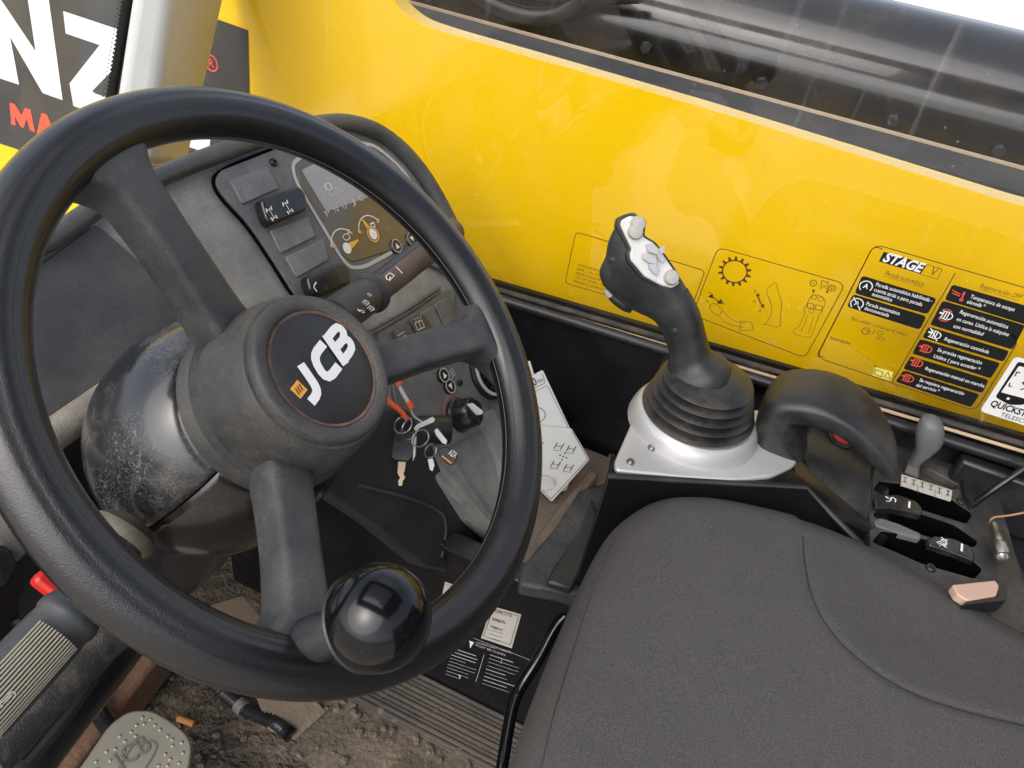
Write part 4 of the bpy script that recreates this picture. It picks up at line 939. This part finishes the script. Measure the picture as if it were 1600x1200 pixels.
bd = obj('badge', lathe_bm(cc, WP.n, [(.0362, -.0025), (.0362, .0002), (.0357, .0006), (.0001, .0006)], 64), M_badge, wh)
obj('badge_ring', lathe_bm(cc, WP.n, [(.0384, -.0015), (.0380, .0009), (.0363, .0003), (.0363, -.0015)], 64, caps=False), M_badgering, wh)
sh = Sheet(Plane(WP.w(0, 0, .0006), WP.u, WP.v), .0004)
bp_ = sh.pl
j0 = bp_.uv(489, 637); j1 = bp_.uv(561, 541)
# hand drawn wide letters J C B in a local frame
ud = (j1 - j0).normalized(); LEN = (j1 - j0).length; vd = V((-ud.y, ud.x))
def loc(x, y): return j0 + ud * (x * LEN) + vd * (y * LEN)
H = .36
LYR = [1]
def lstroke(pts, w_, SM=1):
    LYR[0] += .25; sh.stroke([tuple(loc(*p)) for p in pts], w_ * LEN, M_white, px=False, layer=LYR[0], sm=SM)
W_ = .10
lstroke([(.02, .05), (.14, .05), (.20, .10), (.24, .24), (.27, H)], W_)
lstroke([(.67, H - .045), (.50, H - .045), (.42, H - .10), (.37, .12), (.41, .05), (.60, .05)], W_)
lstroke([(.68, .0), (.77, H)], W_)
lstroke([(.68, .045), (.88, .045), (.93, .09), (.94, .14), (.90, .185), (.74, .185)], W_ * .9)
lstroke([(.90, .185), (.965, .22), (.98, .27), (.95, H - .04), (.76, H - .04)], W_ * .9)
a_ = bp_.uv(464, 606); k_ = .0042
sh.stroke([], 0, M_white) if False else None
q = bp_.uv(466, 609); sh.face([q + ud * (sx * k_) + vd * (sy * k_) for sx, sy in ((-1, -1), (1, -1), (1, 1), (-1, 1))], M_orange, 1)
for t_ in (-.5, 0, .5): sh.stroke([tuple(q + ud * (t_ * k_ - .0008) - vd * k_ * .5), tuple(q + ud * (t_ * k_ + .0008) + vd * k_ * .5)], .0008, M_decalblack, 2, px=False)
sh.build('badge_letters', bd)
# spinner
sb = Plane(WP.w(0, 0, .012), WP.u, WP.v).uv(492, 1000); base = WP.w(sb.x, sb.y, .004)
kc_ = on(590, 964, s=(on(590, 964, s=1) - CAM).length and .372)
axk = (kc_ - base).normalized()
sk = obj('spinner_knob', lathe_bm(base, axk, [(.0125, 0), (.0125, .012), (.011, .02), (.011, .03)], 32), M_rubber, wh)
R_ = .0262
pr = [(.010, -.96)] + [(math.cos(math.radians(t)), math.sin(math.radians(t))) for t in range(-68, 90, 4)] + [(.002, 1.0)]
obj('knob_ball', lathe_bm(kc_, axk, [(.4 * R_, -.95 * R_)] + [(max(.0002, math.cos(math.radians(t)) * R_), math.sin(math.radians(t)) * R_) for t in range(-64, 91, 4)], 64), M_knob, sk)
obj('knob_seam', lathe_bm(kc_, axk, [(R_ * .895, -R_ * .50), (R_ * .925, -R_ * .47), (R_ * .905, -R_ * .42)], 48, caps=False), M_rubber, sk)

# ============================================================ JOYSTICK CONSOLE
jc = thing('joystick_console', 'black metal box carrying the joystick beside the seat', 'console box', (.37, -.25, .0))
JZ = .50; jp = zplane(JZ)
A = on(948, 745, z=JZ); B = on(1258, 762, z=JZ); C3 = on(1345, 852, z=.47)
poly = [A, B, on(1300, 805, z=.485), V((.345, -.44, .47)), V((.492, -.44, .47)), V((.492, -.155, JZ))]
# body down to ledge
bm = bmesh.new(); top_ = [bm.verts.new(p) for p in poly]; bot = [bm.verts.new((p.x + .015, p.y, .05)) for p in poly]
bm.faces.new(top_); bm.faces.new(bot[::-1])
for i in range(6): bm.faces.new((top_[i], bot[i], bot[(i + 1) % 6], top_[(i + 1) % 6]))
obj('box_body', bm, M_blackpaint, jc, bevel=.003)
obj('edge_lip', tube_bm([A + V((.03, .004, .001)), A + V((.0, .0, .001)), B + V((0, 0, .001)), on(1300, 805, z=.486), C3 + V((0, 0, .001))], .0035, 8, sm=0), M_black, jc)
# joystick
js = thing('joystick', 'black joystick with silver button face on a ribbed rubber boot', 'joystick', on(1090, 665, z=.53))
pz = zplane(JZ + .006)
obj('base_plate', prism_bm(pz, [(962, 734), (960, 722), (992, 648), (1010, 636), (1190, 640), (1256, 684), (1258, 702), (1240, 728), (1205, 744), (1150, 749), (1080, 745)], .006, r=.006), M_silver, js, bevel=.002)
bc = on(1089, 645, z=.522); up = V((0, 0, 1))
bcz = V((bc.x, bc.y, JZ + .006))
obj('mounting_ring', lathe_bm(bcz, up, [(.0705, -.002), (.0695, .003), (.067, .010), (.0635, .0155), (.0595, .018), (.053, .017)], 64), M_silver, js)
for c in ((985, 722), (1018, 700), (1145, 703), (997, 655)):
    p = on(*c, z=JZ + .008); hgt = JZ + .0072
    p = on(*c, z=hgt); screw(p, up, .005 if hgt > .51 else .004, js, M_steel)
pr = []
NR = 5
for i in range(NR * 8 + 1):
    t = i / (NR * 8); r = .0565 * (1 - t) + .041 * t + .0046 * (math.cos(2 * math.pi * t * NR + math.pi) ); pr.append((r, .018 + t * .048))
tilt = V((-.02, .03, 1)).normalized()
obj('rubber_boot', lathe_bm(bcz, tilt, [(.05, .01)] + pr + [(.02, .068)], 56), mat('boot_rubber', (.016, .016, .017), .36, dust=((.13, .10, .075), .75, 26, .47), bump=(500, .25)), js)
JX = bc.x + .004
jpl = xplane(JX)
def sec(L, R, t, dx=0, ex=None):
    l = on(*L, x=JX + dx); r = on(*R, x=JX + dx); return ((l + r) / 2, (r - l) / 2, V((t, 0, 0)))
secs = [sec((1034, 612), (1134, 606), .033), sec((1029, 594), (1141, 588), .034), sec((1034, 580), (1134, 572), .031), sec((1044, 566), (1112, 556), .022), sec((1046, 545), (1104, 532), .0185), sec((1036, 515), (1096, 500), .018),
        sec((1022, 495), (1086, 476), .018), sec((1000, 484), (1074, 455), .019)]
obj('grip', loft_bm(secs, 28, 2.4, 5), M_palm, js)
secs = [sec((1010, 487), (1077, 466), .0175), sec((990, 478), (1066, 446), .019), sec((968, 462), (1050, 425), .021), sec((946, 440), (1032, 402), .0215), sec((940, 418), (1014, 385), .021), sec((949, 396), (1000, 372), .018), sec((953, 374), (996, 352), .016), sec((964, 350), (992, 339), .0135), sec((975, 338), (986, 335), .006)]
gh = obj('grip_head', loft_bm(secs, 28, 2.8, 5), M_palm, js)
fpn = Plane(on(1015, 400, x=JX - .012), on(1055, 450, x=JX - .012) - on(985, 345, x=JX - .012), V((-.75, -.2, .62)).cross(on(1055, 450, x=JX - .012) - on(985, 345, x=JX - .012)))
if fpn.n.dot(zf) > 0: fpn = Plane(fpn.P, fpn.u, -fpn.v)
fc = obj('button_face', prism_bm(fpn, [(984, 337), (1000, 342), (1005, 352), (1003, 370), (1020, 380), (1036, 400), (1058, 432), (1060, 443), (1048, 450), (1032, 446), (1006, 432), (984, 406), (983, 396), (986, 390), (968, 352), (970, 344)], .014, front=.004, r=.002), mat('button_face_silver', (.62, .62, .60), .45), gh, bevel=.0015)
obj('face_gasket', prism_bm(fpn, [(980, 334), (1002, 339), (1009, 352), (1007, 368), (1024, 378), (1040, 398), (1062, 430), (1065, 446), (1050, 455), (1030, 451), (1002, 436), (980, 409), (978, 396), (981, 390), (963, 354), (966, 341)], .012, front=.001, r=.002), M_palm, gh, bevel=.0015)
obj('trigger', loft_bm([sec((948, 452), (955, 445), .008), sec((955, 466), (966, 456), .010), sec((974, 482), (984, 468), .009), sec((986, 488), (992, 478), .005)], 16, 2.6, 4), M_rubber, gh)
obj('trigger_tip', tube_bm([on(948, 452, x=JX - .006), on(955, 462, x=JX - .006)], .0045, 10), M_btn, gh)
for c, r_ in (((990, 362), .0075), ((994, 350), .0075), ((1046, 433), .0075)):
    q = fpn.uv(*c); obj('round_button', lathe_bm(fpn.w(q.x, q.y, .003), fpn.n, [(r_, 0), (r_, .004), (r_ * .8, .0065), (.0001, .0075)], 20), M_btn, gh)
for P_ in ([(1006, 382), (1017, 381), (1030, 393), (1023, 398), (1008, 393)], [(1000, 396), (1010, 396), (1021, 403), (1022, 413), (1010, 411), (1000, 404)], [(1010, 412), (1022, 412), (1024, 424), (1021, 430), (1011, 420)], [(1023, 396), (1030, 394), (1034, 404), (1031, 411), (1024, 404)]):
    obj('paddle_button', prism_bm(fpn, P_, .007, front=.0095, r=.001), M_silver, gh, bevel=.0012)
obj('thumb_tip', prism_bm(fpn, [(1023, 388), (1031, 383), (1029, 394), (1024, 396)], .004, front=.016, r=.001), M_silver, gh, bevel=.0008)
tq = [on(1160, 588, x=JX + .05), on(1160, 600, x=JX + .05), on(1153, 622, x=JX + .05)]
obj('lock_pin', tube_bm(tq, .0045, 12), M_rubber, js)
jx2 = xplane(JX - .0185)
for c in ((957, 408), (1054, 518)):
    q = jx2.p(*c); obj('plug', lathe_bm(q, (-1, 0, 0), [(.004, -.004), (.004, .0006), (.0032, .0012), (.0001, .0012)], 16), M_palm, gh)
# palm rest
pr_ = thing('palm_rest', 'curved black rubber palm rest arching behind the joystick', 'palm rest', on(1215, 715, z=JZ))
def PS(N_, F_, tn, xn=None, xf=None):
    a = on(*N_, x=xn or .362); b = on(*F_, x=xf or .432); return a, b
keys = [((1219, 726), .024, .052), ((1214, 700), .0235, .060), ((1213, 674), .0225, .070), ((1224, 655), .0195, .076), ((1250, 653), .0170, .080), ((1290, 661), .0150, .083), ((1328, 681), .0140, .083), ((1360, 709), .0130, .075), ((1382, 732), .011, .055), ((1394, 746), .006, .03)]
ctr = [(on(*N_, x=.362), on(*N_, x=.362) + V((dx, 0, 0))) for N_, th, dx in keys]; ths = [k[1] for k in keys]
st_ = []
for i, (a, b) in enumerate(ctr):
    c = (a + b) / 2; nx_ = ctr[min(i + 1, len(ctr) - 1)][0]; pv = ctr[max(i - 1, 0)][0]; t = (nx_ - pv); t.x = 0; t.normalize(); h = (b - a) / 2
    nn = t.cross(h).normalized(); st_.append((c, h, nn * ths[i]))
obj('pad', loft_bm(st_, 36, 3.4, 6), M_palm, pr_, ang=70)
# ============================================================ SWITCH CONSOLE
SZ = .475
cs = thing('switch_console', 'dirty black side console with lever slots and sliders right of the seat', 'control console', (.43, -.48, .2))
kz = zplane(SZ)
bd_ = obj('console_top', prism_bm(kz, [(1357, 738), (1352, 716), (1405, 672), (1545, 722), (1566, 790), (1625, 1000), (1490, 940), (1360, 880)], .05), mat('console_plastic', (.026, .027, .028), .42, bump=(900, .25), dust=((.17, .155, .13), .7, 18, .46), scr=((.35, .33, .3), .4)), cs)
slots = [[(1364, 765), (1374, 752), (1410, 757), (1480, 776), (1519, 803), (1510, 818), (1440, 796), (1400, 783)],
         [(1364, 806), (1376, 791), (1420, 797), (1490, 820), (1528, 846), (1522, 855), (1450, 838), (1400, 822)],
         [(1363, 847), (1377, 830), (1430, 838), (1500, 862), (1535, 889), (1523, 904), (1440, 880), (1400, 862)]]
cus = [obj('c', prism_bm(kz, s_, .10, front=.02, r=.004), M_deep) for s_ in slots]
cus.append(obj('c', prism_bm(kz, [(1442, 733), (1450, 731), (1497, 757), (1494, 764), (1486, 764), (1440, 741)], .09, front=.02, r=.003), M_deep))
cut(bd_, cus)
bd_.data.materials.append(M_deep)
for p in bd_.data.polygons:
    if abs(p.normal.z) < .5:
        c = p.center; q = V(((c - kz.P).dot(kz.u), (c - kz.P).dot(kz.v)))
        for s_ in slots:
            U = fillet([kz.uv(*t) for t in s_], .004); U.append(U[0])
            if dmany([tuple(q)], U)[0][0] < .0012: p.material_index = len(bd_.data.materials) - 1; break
bvl = bd_.modifiers.new('bevel', 'BEVEL'); bvl.width = .0012; bvl.segments = 2; bvl.limit_method = 'ANGLE'
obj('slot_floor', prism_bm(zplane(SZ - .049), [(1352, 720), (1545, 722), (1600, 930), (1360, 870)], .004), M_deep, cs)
for P_, ic in (([(1366, 776), (1376, 771), (1404, 773), (1432, 783), (1441, 793), (1441, 805), (1400, 795), (1368, 793)], 1), ([(1366, 812), (1376, 808), (1404, 817), (1440, 833), (1440, 842), (1404, 833), (1368, 822)], 0), ([(1449, 840), (1462, 836), (1490, 840), (1516, 852), (1524, 864), (1524, 877), (1490, 863), (1452, 851)], 2)):
    s_ = obj('slider', prism_bm(zplane(SZ + (.006 if ic else .001)), P_, .009, r=.003), M_graylever if not ic else M_switch, cs, bevel=.003, seg=3)
    if ic:
        sh = Sheet(zplane(SZ + .0063), .0005)
        if ic == 1:
            sh.stroke([(1383, 776), (1388, 779)], .0022, M_white); sh.stroke([(1390, 781), (1394, 777), (1400, 781), (1398, 785)], .0014, M_white, sm=1); sh.stroke([(1384, 783), (1389, 784), (1393, 781)], .001, M_white); sh.stroke([(1421, 784), (1420, 794)], .0022, M_white)
        else:
            for k in range(3): sh.stroke([(1463 + k * 2, 848 + k * 2), (1470, 846 + k * 4)], .0009, M_white)
            sh.text('AUX', (1478, 857), (1480, 844), .006, M_white, bold=.03); sh.stroke([(1503, 850), (1502, 862)], .0022, M_white)
        sh.build('slider_icon', s_)
lp = zplane(SZ + .003)
pl_ = obj('gear_label', prism_bm(lp, [(1409, 741), (1488, 766), (1486, 782), (1408, 757)], .002, r=.0008), M_paper, cs)
sh = Sheet(lp, .0006)
for k in range(6):
    cx, cy = 1414 + k * 13.4, 749.5 + k * 4.2
    sh.stroke([(cx - 3, cy - 4), (cx + 4, cy - 2.5)], .0009, M_decalblack); sh.stroke([(cx - 4, cy + 3), (cx + 3, cy + 5)], .0009, M_decalblack); sh.stroke([(cx + .5, cy - 3), (cx - .5, cy + 4)], .0008, M_decalblack)
for k in (1, 2): sh.stroke([(1407 + k * 27, 749 + k * 8.6), (1406 + k * 27, 764 + k * 8.6)], .0005, M_decalblack)
sh.build('gear_symbols', pl_)
for c in ((1492, 735), (1501, 784), (1454, 888)): screw(on(*c, z=SZ + .0005), up, .005, cs, M_black)
# wall between box and console, red button
wl = obj('side_cheek', hexa_bm([on(1262, 768, z=.470), on(1345, 856, z=.455), V((.40, -.47, .43)), V((.47, -.30, .43)),
                              on(1256, 700, z=.488), on(1362, 790, z=.483), on(1366, 700, z=.483), on(1262, 650, z=.487)]), mat('cheek_plastic', (.016, .018, .020), .3, dust=((.13, .125, .105), .6, 10, .44), scr=((.3, .3, .28), .35)), cs, bevel=.004)
rb = on(1316, 684, z=.488)
obj('button_bezel', lathe_bm(rb, V((-.2, 0, 1)), [(.0155, -.012), (.0155, .002), (.0135, .0035), (.011, .003), (.0105, -.002)], 32), M_black, cs)
obj('red_button', lathe_bm(rb, V((-.2, 0, 1)), [(.0102, -.006), (.0102, -.0005), (.008, .0004), (.0001, .0004)], 24), M_redgloss, cs)
# gear lever
gl = thing('lever', 'grey rounded lever knob on a short flat stalk in the console', 'lever', on(1424, 744, z=SZ))
gx = on(1424, 744, z=SZ).x
s_ = []
for L, R, t in (((1409, 742), (1436, 746), .004), ((1417, 720), (1438, 726), .004)):
    l, r = on(*L, x=gx), on(*R, x=gx); s_.append(((l + r) / 2, (r - l) / 2, V((t, 0, 0))))
obj('stalk', loft_bm(s_, 16, 5, 2), M_steel, gl)
s_ = []
for L, R, t in (((1420, 722), (1437, 727), .006), ((1425, 712), (1445, 716), .010), ((1430, 700), (1458, 706), .012), ((1430, 685), (1472, 693), .014), ((1432, 668), (1476, 675), .0145), ((1440, 655), (1470, 660), .012), ((1449, 651), (1460, 652), .005)):
    l, r = on(*L, x=gx), on(*R, x=gx); s_.append(((l + r) / 2, (r - l) / 2, V((t, 0, 0))))
obj('knob', loft_bm(s_, 24, 2.8, 5), M_graylever, gl)
# black rods at right
rd = thing('rod_handle', 'thin black rod rising across the right end of the console', 'rod', on(1515, 790, z=SZ))
obj('rod', tube_bm([on(1516, 791, z=SZ), on(1562, 758, z=SZ + .035), on(1640, 706, z=SZ + .075)], .0036, 12), M_blackpaint, rd)
obj('rod_seat', prism_bm(zplane(SZ + .008), [(1505, 745), (1512, 728), (1530, 733), (1536, 772), (1520, 790), (1508, 770)], .012, r=.002), M_black, rd, bevel=.002)
# rear side trough
tr = thing('side_trough', 'black side tray behind the console at the right edge', 'tray', (.46, -.62, .3))
obj('tray_floor', box_bm((.36, -.95, .40), (.492, -.565, .43)), M_black, tr, bevel=.004)
obj('tray_wall', box_bm((.474, -.95, .43), (.492, -.50, .505)), M_black, tr, bevel=.004)
obj('tray_ridge', tube_bm([on(1540, 760, z=.47), on(1575, 850, z=.46), on(1620, 960, z=.45)], .004, 8), M_black, tr)
# socket extension
se = thing('socket_extension', 'small chrome socket on an extension bar lying on the console edge', 'socket tool', on(1560, 850, z=SZ + .01))
a, b, c = on(1553, 822, z=SZ + .012), on(1562, 852, z=SZ + .012), on(1568, 874, z=SZ + .012); ax = (c - a).normalized()
obj('bar', lathe_bm(a, ax, [(.0035, -.004), (.0045, 0), (.0045, .014), (.0058, .016), (.0058, (b - a).length)], 20), M_chrome, se)
obj('socket', lathe_bm(b, ax, [(.0065, -.002), (.0078, .001), (.0078, .014), (.007, .0155), (.0052, .0155), (.0052, .008), (.0001, .008)], 24), M_chrome, se)
wr = obj('wire_tie', tube_bm([on(1546, 820, z=SZ + .006), on(1549, 808, z=SZ + .01), on(1575, 806, z=SZ + .02), on(1605, 800, z=SZ + .03)], .0011, 6), mat('tan_wire', (.35, .2, .1), .7)); tag(wr, 'thin tan wire lying above the chrome socket', 'wire')
# buckle
bk = thing('seat_belt_buckle', 'faded pink belt buckle end with black base at the seat edge', 'buckle', on(1525, 930, z=.46))
obj('buckle_body', prism_bm(zplane(.496), [(1488, 913), (1555, 906), (1562, 915), (1558, 930), (1512, 938), (1496, 928)], .010, r=.002), M_pink, bk, bevel=.002)
obj('buckle_base', prism_bm(zplane(.494), [(1556, 906), (1568, 908), (1575, 925), (1573, 938), (1505, 945), (1512, 938), (1560, 932)], .016, r=.002), M_black, bk, bevel=.002)

# ============================================================ SEAT
seat = thing('driver_seat', 'charcoal fabric driver seat cushion with curved stitched seam', 'seat', (0, -.45, .0))
SX0, SX1, SY0, SY1, STZ = -.27, .283, -.80, -.188, .500
outl = smoothline([V(p) for p in ((SX0, SY0), (.24, SY0), (.272, -.66), (.288, -.56), (.310, -.485), (.323, -.42), (.320, -.35), (.305, -.285), (.287, -.24), (.263, -.208), (.232, -.190), (.195, -.178), (.12, -.176), (0, -.180), (-.2, -.20), (SX0, -.26))], True, 2)
# resample outline
def resamp(P, n):
    L = [0]; 
    for i in range(len(P)): L.append(L[-1] + (P[(i + 1) % len(P)] - P[i]).length)
    out = []
    for k in range(n):
        t = L[-1] * k / n; i = max(j for j in range(len(P)) if L[j] <= t); f_ = (t - L[i]) / max(1e-9, L[i + 1] - L[i]); out.append(P[i].lerp(P[(i + 1) % len(P)], f_))
    return out
outl = resamp(outl, 300); cen = V(((SX0 + SX1) / 2, (SY0 + SY1) / 2))
seam_px = [(1256, 836), (1258, 875), (1267, 925), (1290, 970), (1330, 1015), (1400, 1065), (1485, 1100), (1600, 1130), (1720, 1150)]
seam = [on(*p, z=STZ) for p in seam_px]; seamv = smoothline([V((p.x, p.y)) for p in seam], False, 2)
fs_px = [(965, 826), (935, 895), (900, 995), (865, 1110), (845, 1200), (815, 1320)]
fseam = smoothline([V((q.x, q.y)) for q in [on(*p, z=STZ - .004) for p in fs_px]], False, 2)
def seathm(P):
    P = np.asarray(P, float); d, sd_ = dmany(P, seamv); z = -.0020 * np.exp(-(d / .003) ** 2)
    z += np.where(sd_ > 0, -.014 * (1 - np.exp(-(d / .07) ** 1.5)), 0)
    d2, _ = dmany(P, fseam); z -= .0013 * np.exp(-(d2 / .0028) ** 2)
    z += -.010 * np.exp(-((P[:, 0] / .16) ** 2 + ((P[:, 1] + .5) / .2) ** 2))
    z += np.array([.0022 * mnoise.noise(V((x * 9, y * 9, 0))) + .0006 * mnoise.noise(V((x * 40, y * 40, 2))) for x, y in P])
    return z
bm = bmesh.new(); rings = []; NRG = 110; ER = .042
ring = [V((p.x, p.y)) for p in outl]
# sides
dirs = []
for i in range(300):
    t = (outl[(i + 1) % 300] - outl[i - 1]).normalized(); n_ = V((t.y, -t.x)); 
    if n_.dot(outl[i] - cen) < 0: n_ = -n_
    dirs.append(n_)
allr = []
for zz, off in ((-.16, -.035), (-.13, -.018), (-.10, -.006), (-.07, 0.0), (-.052, .001)):
    allr.append([V((p.x + dirs[i].x * off, p.y + dirs[i].y * off, STZ + zz)) for i, p in enumerate(outl)])
for k in range(1, 13):
    a = k / 12 * math.pi / 2; ins = ER * (1 - math.cos(a)); zz = -ER + ER * math.sin(a)
    allr.append([V((p.x - dirs[i].x * ins, p.y - dirs[i].y * ins, STZ + zz)) for i, p in enumerate(outl)])
last = allr[-1]
for k in range(1, 100):
    f_ = 1 - k / 100; allr.append([V((cen.x + (p.x - cen.x) * f_, cen.y + (p.y - cen.y) * f_, STZ)) for p in last])
for i, r in enumerate(allr):
    if i < 5: continue
    wgt = min(1, (i - 4) / 8)
    hz = seathm([(p.x, p.y) for p in r])
    for p, h_ in zip(r, hz): p.z += h_ * wgt
obj('cushion', rings_bm(allr), M_fabric, seat, ang=180)
_ol = outl + [outl[0]]
def sz(p):
    d = dmany([(p.x, p.y)], _ol)[0][0]; drop = 0 if d > ER else ER - math.sqrt(max(0, ER * ER - (ER - d) ** 2))
    return STZ + seathm([(p.x, p.y)])[0] * min(1, d / ER) - drop
obj('seam', tube_bm([V((p.x, p.y, sz(p) + .0002)) for p in seamv], .0011, 6, sm=0), M_thread, seat)
obj('seam', tube_bm([V((p.x, p.y, sz(p) + .0002)) for p in fseam], .0007, 6, sm=0), mat('seam_thread_grey', (.05, .048, .047), .9), seat)
obj('seat_pan', box_bm((-.24, -.78, .2), (.235, -.23, .34)), M_black, seat, bevel=.01)
# bent seat handle
hd = [on(884, 962, s=.80), on(868, 978, s=.80), on(842, 1030, s=.79), on(812, 1075, s=.785), on(800, 1105, s=.775), on(792, 1150, s=.76), on(782, 1215, s=.74), on(775, 1300, s=.72)]
obj('slide_handle', tube_bm(hd, .0062, 16), M_knob, seat)

# ============================================================ PEDAL and footwell things
PZ = .10
pdz = Plane((0, 0, PZ), (.96, -.28, 0), (.28, .96, .12))
pd = thing('brake_pedal', 'worn pale metal brake pedal pad with raised dots and lettering', 'pedal', on(230, 1180, z=.0))
pad = obj('pedal_pad', prism_bm(pdz, [(85, 1240), (120, 1205), (170, 1132), (200, 1110), (235, 1108), (262, 1122), (292, 1145), (301, 1165), (296, 1200), (270, 1250), (200, 1330), (120, 1310)], .012, r=.008), M_pedal, pd, bevel=.003, seg=3)
bm = bmesh.new()
for c in ((222, 1121), (235, 1124), (213, 1133), (225, 1131), (242, 1133), (205, 1143), (212, 1150), (195, 1158), (187, 1150), (180, 1170), (194, 1174), (166, 1174), (172, 1188), (150, 1190), (250, 1140), (262, 1150), (269, 1155), (270, 1165), (258, 1178), (266, 1186), (280, 1192), (262, 1196), (248, 1196), (152, 1202), (286, 1176), (284, 1160)):
    p = pdz.p(*c); bmesh.ops.create_uvsphere(bm, u_segments=10, v_segments=6, radius=.0027, matrix=Matrix.Translation(p - V((0, 0, .0012))))
obj('pedal_dots', bm, M_pedal, pd)
sh = Sheet(pdz, .0018); sh.text('JCB', (186, 1206), (238, 1170), .021, mat('pedal_relief', (.16, .155, .13), .5, metal=.3), bold=-.0)
sh.stroke([(180, 1210), (205, 1168), (212, 1162), (238, 1158), (246, 1165), (240, 1180), (218, 1215)], .0014, sh.mats[0], r=.004); sh.build('pedal_lettering', pd)
obj('pedal_arm', tube_bm([pdz.p(200, 1200, -.01), pdz.p(150, 1100, -.06), V((-.02, .40, .2))], .010, 12), M_black, pd)
cg = obj('cigarette_filter', tube_bm([on(278, 1122, z=.009), on(303, 1131, z=.009)], .0042, 12), M_cigar); tag(cg, 'orange cigarette filter lying on the soil beyond the pedal', 'cigarette butt')
# cardboard-like mat piece and hose
mt = thing('floor_mat', 'dirty patterned rubber floor mat partly buried in soil', 'floor mat', on(650, 1150, z=.0))
bm = prism_bm(zplane(.0075), [(440, 1105), (520, 1095), (610, 1090), (650, 1085), (840, 1180), (840, 1260), (520, 1250), (470, 1170)], .006)
mm_ = M_matrub
obj('mat_sheet', bm, mat('mat_earthy', (.09, .074, .058), .9, dust=((.21, .165, .12), 1, 14, .40), bump=(120, .8)), mt)
bm = bmesh.new(); zq = zplane(.008)
for i in range(34):
    for j in range(34):
        q = on(640, 1150, z=.008) + V((-.055 + i * .0036 + (j % 2) * .0018, -.065 + j * .0034, 0))
        if mnoise.noise(V((q.x * 22, q.y * 22, 1))) > .02:
            vv = [bm.verts.new(q + V((.0010 * math.cos(a), .0010 * math.sin(a), .0008))) for a in [k * 1.047 for k in range(6)]]; bm.faces.new(vv)
obj('mat_dimples', bm, mat('mat_dimple', (.05, .04, .03), .9), mt)
hs = thing('floor_hose', 'ribbed black hose with cable ties crossing the footwell floor', 'hose', on(380, 1100, z=.0))
rings_ = [on(310, 1040, z=.03), on(345, 1080, z=.022), on(385, 1112, z=.018), on(430, 1128, z=.018), on(455, 1150, z=.016)]
pts_ = smoothline(rings_, False, 4); obj('hose', tube_bm(pts_, lambda t: .0085 + .0012 * math.sin(t * 240), 14, sm=0), M_black, hs)
obj('hose_collar', tube_bm([on(372, 1100, z=.020), on(382, 1108, z=.020)], .0105, 14), M_blank, hs)
brd = thing('sill_board', 'rusty brown flat side rail at the left of the footwell', 'side rail', on(200, 1050, z=.0))
a, b = on(180, 1000, z=.10), on(60, 1200, z=.10)
obj('rail', prism_bm(zplane(.07), [(185, 985), (262, 1012), (90, 1230), (20, 1300), (0, 1200)], .06), mat('rusty_rail', (.16, .085, .05), .75, dust=((.22, .15, .10), .8, 10, .42), bump=(120, .4)), brd, bevel=.006)
# folded plate beneath the column
bp2 = thing('footwell_bracket', 'dusty angled plate under the steering column above the soil', 'bracket', on(480, 1130, z=.0))
obj('plate', prism_bm(Plane(on(440, 1120, z=.02), (.9, -.4, 0), (.3, .9, .3)), [(400, 1085), (495, 1095), (510, 1112), (462, 1155), (420, 1140)], .006), mat('dusty_plate', (.17, .135, .10), .85, dust=((.16, .12, .08), .8, 14, .42), bump=(120, .5)), bp2, bevel=.001)
obj('flap', prism_bm(Plane(on(370, 950, z=.10), (.9, -.4, 0), (.3, .8, .5)), [(330, 945), (380, 930), (425, 985), (428, 1010), (400, 1015), (360, 980)], .006), mat('dusty_flap', (.15, .11, .07), .85, dust=((.10, .08, .06), .8, 14, .45)), bp2, bevel=.001)

# ============================================================ LEFT LOWER trim
lt = thing('left_trim', 'dusty grey moulded side trim curving along the lower left corner', 'cab trim', on(60, 1100, s=.55))
obj('moulding', tube_bm([on(230, 930, s=.62), on(150, 985, s=.58), on(60, 1080, s=.54), on(-40, 1180, s=.50)], .024, 20), mat('moulding_plastic', (.035, .034, .033), .6, bump=(700, .9), dust=((.19, .165, .14), .9, 60, .45)), lt)
obj('lower_skin', tube_bm([on(190, 975, s=.66), on(120, 1060, s=.60), on(30, 1170, s=.56), on(-20, 1250, s=.55)], .03, 20), M_black, lt)
obj('seal', tube_bm([on(140, 1060, s=.56), on(100, 1120, s=.54), on(40, 1190, s=.52)], .006, 12), M_rubber, lt)
obj('corner_block', prism_bm(Plane(on(20, 900, s=.6), (1, 0, 0), DP.v), [(-60, 850), (10, 852), (28, 880), (15, 910), (-60, 960)], .04, r=.003), M_switch, lt, bevel=.003)
obj('corner_plate', prism_bm(Plane(on(20, 830, s=.62), (1, 0, 0), DP.v), [(-80, 740), (0, 778), (48, 860), (28, 878), (-10, 835), (-80, 830)], .01), M_dash, lt, bevel=.002)

for o in bpy.data.objects:
    if '_o' in o: del o['_o']
bpy.data.scenes.remove(TS)
